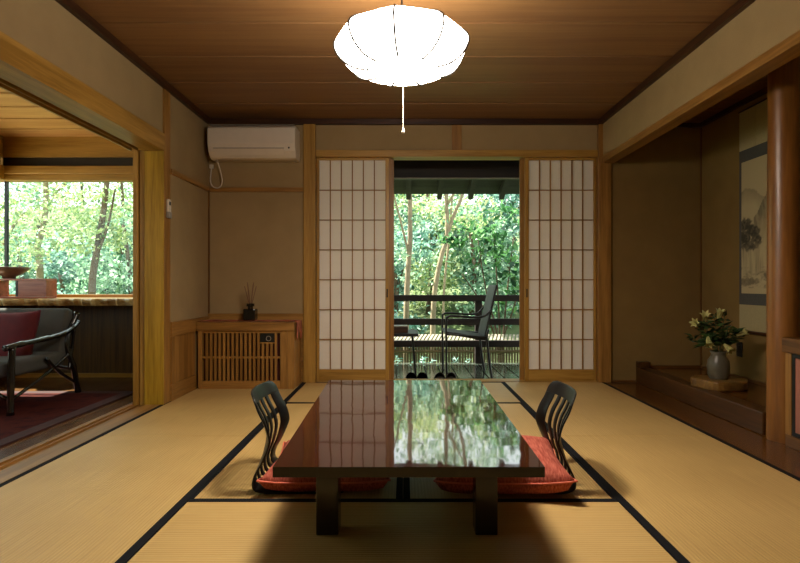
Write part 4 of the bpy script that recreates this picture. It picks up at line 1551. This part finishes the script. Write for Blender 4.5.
# forked trunk in the middle
b_ = bp_(432, 9.2)
tree('forked_tree', 'forked pale tree in the middle of the garden doorway view', b_,
     [([b_, P(434, 300, 9.2), P(441, 258, 9.2), P(447, 235, 9.2), P(446, 190, 9.2), P(444, 120, 9.2)], 0.05, 0.028),
      ([P(446, 238, 9.2), P(455, 212, 9.2), P(463, 190, 9.2), P(470, 120, 9.2)], 0.034, 0.022),
      ([P(447, 205, 9.2), P(455, 192, 9.1), P(466, 170, 9.0)], 0.025, 0.012)],
     [(P(450, 130, 9.2), (1.3, 0.9, 0.6)), (P(470, 215, 9.8), (0.55, 0.5, 0.35)), (P(432, 205, 10.0), (0.3, 0.5, 0.3))], 1500, 0.09, 'maple', M['trunk'], GT)
b_ = bp_(443, 10.6)
tree('slender_tree', 'slender pale tree just right of the forked trunk', b_,
     [([b_, P(444, 290, 10.6), P(449, 240, 10.6), P(452, 200, 10.6), P(458, 130, 10.6)], 0.028, 0.016)],
     [(P(455, 175, 10.6), (0.7, 0.6, 0.5)), (P(430, 260, 11.0), (0.35, 0.4, 0.5))], 900, 0.09, 'mid', M['trunk'], GT)
# glossy shrub right
b_ = bp_(500, 7.55)
st = []
for (pa, pb, pc) in (((498, 340), (486, 290), (478, 240)), ((500, 340), (497, 280), (493, 225)), ((503, 340), (508, 285), (514, 235)), ((500, 350), (513, 310), (524, 270)), ((497, 345), (482, 305), (462, 274))):
    st.append(([b_, P(*pa, 7.55), P(*pb, 7.5), P(*pc, 7.45)], 0.018, 0.007))
tree('broadleaf_shrub', 'broad-leaved green shrub right of the garden doorway view', b_, st,
     [(P(478, 232, 7.45), (0.36, 0.3, 0.16)), (P(503, 222, 7.5), (0.36, 0.3, 0.22)), (P(492, 262, 7.5), (0.42, 0.35, 0.32)), (P(514, 290, 7.5), (0.28, 0.3, 0.4)), (P(452, 240, 7.45), (0.14, 0.1, 0.06))],
     430, 0.125, 'glossy', M['trunk_dark'], GT, flat=0.5)
# background trees, doorway side
bgd = [
    (392, 11.5, 'teal', 'blue-green bushy tree behind the pale straight trunk', 0.42, 2.2),
    (428, 13.0, 'maple', 'light green tree far behind the forked trunk', 0.55, 3.2),
    (470, 12.0, 'mid', 'mid-green bushy tree behind the broadleaf shrub', 0.5, 2.4),
    (505, 13.5, 'teal', 'blue-green tree far right in the doorway view', 0.55, 3.0),
    (410, 17.5, 'mid', 'distant green tree on the slope left of the forked trunk', 0.6, 2.8),
    (455, 18.5, 'maple', 'distant yellow-green tree high on the slope', 0.9, 4.6),
    (512, 17.5, 'mid', 'distant green tree on the slope above the shrub', 0.8, 4.2),
    (575, 11.5, 'mid', 'green bushy tree hidden behind the right paper screen', 0.7, 2.8),
    (620, 14.5, 'maple', 'light green tree hidden behind the right paper screen', 1.0, 3.6),
    (350, 13.5, 'teal', 'blue-green tree hidden behind the left paper screen', 0.8, 3.2),
]
for (px, Y, lf, lab, w, h) in bgd:
    x, y, z = bp_(px, Y)
    blobs = []
    for q in range(7):
        a = random.random() * 2 * PI
        zz = z + h * (0.15 + 0.85 * (q / 6))
        blobs.append(((x + w * 1.1 * math.cos(a), y + w * math.sin(a), zz), (w * 1.3, w, h * 0.17)))
    tree('background_tree', lab, (x, y, z),
         [([(x, y, z), (x + 0.1, y, z + h * 0.5), (x - 0.05, y, z + h)], 0.06 + 0.01 * w, 0.03), ([(x + 0.08, y, z + h * 0.45), (x + w * 0.7, y - 0.1, z + h * 0.8)], 0.03, 0.012)],
         blobs, 3600 if Y < 15 else 2000, 0.07 + 0.0045 * Y, lf, M['trunk_dark'], GT)

# trees outside the lounge window
b_ = bp_(40, 9.0)
tree('window_tree', 'curving pale-trunked tree left in the lounge window', b_,
     [([b_, P(40, 270, 9.0), P(37, 250, 9.0), P(44, 222, 9.0), P(46, 185, 9.0), P(40, 140, 9.0)], 0.06, 0.035), ([P(44, 222, 9), P(52, 198, 9), P(66, 183, 9)], 0.03, 0.014),
      ([P(3, 245, 8.8), P(14, 225, 8.8), P(26, 212, 8.8)], 0.03, 0.02)],
     [(P(30, 215, 8.6), (0.55, 0.5, 0.4)), (P(25, 255, 8.6), (0.45, 0.4, 0.25)), (P(40, 160, 9), (1.2, 0.8, 0.4)), (P(70, 235, 8.8), (0.5, 0.4, 0.2))], 2300, 0.085, 'maple', M['trunk'], GW)
b_ = bp_(93, 8.3)
tree('window_tree', 'mossy leaning tree right in the lounge window', b_,
     [([b_, P(92, 290, 8.3), P(97, 250, 8.3), P(103, 215, 8.3), P(107, 180, 8.3), P(110, 130, 8.3)], 0.06, 0.035), ([P(96, 258, 8.3), P(108, 225, 8.2), P(115, 190, 8.1)], 0.025, 0.012)],
     [(P(92, 205, 8.3), (0.55, 0.4, 0.3)), (P(112, 230, 8.5), (0.3, 0.3, 0.35)), (P(108, 150, 8.4), (0.9, 0.7, 0.4)), (P(80, 245, 8.2), (0.3, 0.3, 0.15))], 1900, 0.085, 'maple', M['trunk_dark'], GW)
bgw = [
    (18, 11.5, 'mid', 'green bushy tree far left in the lounge window', 0.7, 2.3),
    (62, 10.5, 'teal', 'dark blue-green bush low in the lounge window', 0.7, 1.7),
    (100, 11.0, 'teal', 'blue-green bush behind the mossy leaning tree', 0.7, 2.0),
    (126, 10.0, 'mid', 'green tree at the right edge of the lounge window', 0.5, 2.6),
    (35, 16.5, 'maple', 'distant light green tree left in the lounge window', 1.2, 4.2),
    (80, 17.5, 'mid', 'distant green tree in the middle of the lounge window', 1.2, 4.2),
    (120, 16.5, 'maple', 'distant light green tree right in the lounge window', 1.1, 4.2),
    (-20, 13.5, 'mid', 'green tree just left of the lounge window view', 1.1, 3.4),
]
SIDE = [((-11.0, 5.2), 'mid', 'unseen green tree added to cut daylight, nearest the lounge corner'), ((-11.4, 2.6), 'maple', 'unseen light green tree added to cut daylight beside the lounge'), ((-11.0, -0.2), 'teal', 'unseen blue-green tree added to cut daylight beside the lounge'), ((-11.6, 8.0), 'maple', 'unseen light green tree added to cut daylight off the lounge corner')]
for (xy, lf, lab) in SIDE:  # unseen trees added to block sky light at the side window
    x, y, z, w, h = xy[0], xy[1], -0.62, 1.2, 6.0
    blobs = [((x + w * 0.8 * math.cos(q * 2.4), y + w * 0.8 * math.sin(q * 2.4), z + h * (0.16 + 0.84 * q / 7)), (w * 1.25, w * 1.25, h * 0.13)) for q in range(8)]
    tree('daylight_screen_tree', lab, (x, y, z), [([(x, y, z), (x + 0.1, y, z + h * 0.5), (x - 0.05, y, z + h)], 0.08, 0.03)], blobs, 4200, 0.13, lf, M['trunk_dark'], 'unseen trees added to cut lounge daylight')

for (px, Y, lf, lab, w, h) in bgw:
    x, y, z = bp_(px, Y)
    blobs = []
    for q in range(7):
        a = random.random() * 2 * PI
        zz = z + h * (0.15 + 0.85 * (q / 6))
        blobs.append(((x + w * 0.9 * math.cos(a), y + w * math.sin(a), zz), (w * 1.2, w, h * 0.16)))
    tree('background_tree', lab, (x, y, z),
         [([(x, y, z), (x + 0.1, y, z + h * 0.5), (x - 0.05, y, z + h)], 0.06 + 0.01 * w, 0.03)],
         blobs, 3600 if Y < 15 else 2200, 0.07 + 0.0045 * Y, lf, M['trunk_dark'], GW)

# ferns between deck and fence
for i, (px, lab) in enumerate(((399, 'low fern behind the garden side table'), (413, 'low fern between side table and garden chair'), (457, 'low fern under the garden chair by the railing'), (470, 'low fern beside the railing post'))):
    x = (px - CX) * 6.7 / FPX
    fr = thing('fern', lab, 'fern', (x, 6.68, -0.62), 0, 'ferns along the bamboo fence')
    cs, ds = [], []
    for q in range(16):
        a = random.random() * 2 * PI
        el = random.uniform(0.6, 1.3)
        Lf = random.uniform(0.5, 0.68)
        for t_ in np.linspace(0.35, 1, 12):
            rr = Lf * t_
            p = Vector((math.cos(a) * rr * math.cos(el) * (0.4 + 0.6 * t_), math.sin(a) * rr * 0.35 * math.cos(el), rr * math.sin(el) * (1.1 - 0.15 * t_)))
            for s in (-1, 1):
                dd = Vector((math.cos(a + s * 1.1), math.sin(a + s * 1.1), 0.35)).normalized()
                cs.append(tuple(p + dd * 0.03))
                ds.append(tuple(dd))
    cs, ds = np.array(cs), unit(np.array(ds))
    nn = unit(np.cross(ds, rng.normal(size=ds.shape)) + np.array([0, -0.2, 1.0]))
    ds = unit(ds - nn * (ds * nn).sum(1)[:, None])
    v_, f_ = leaves_mesh(cs, nn, ds, np.full(len(cs), 0.075), np.full(len(cs), 0.024))
    o = bpy.data.objects.new('fronds', np_mesh('fronds', v_, f_, LM['teal']))
    C.objects.link(o)
    o.parent = fr
    o['kind'] = 'stuff'
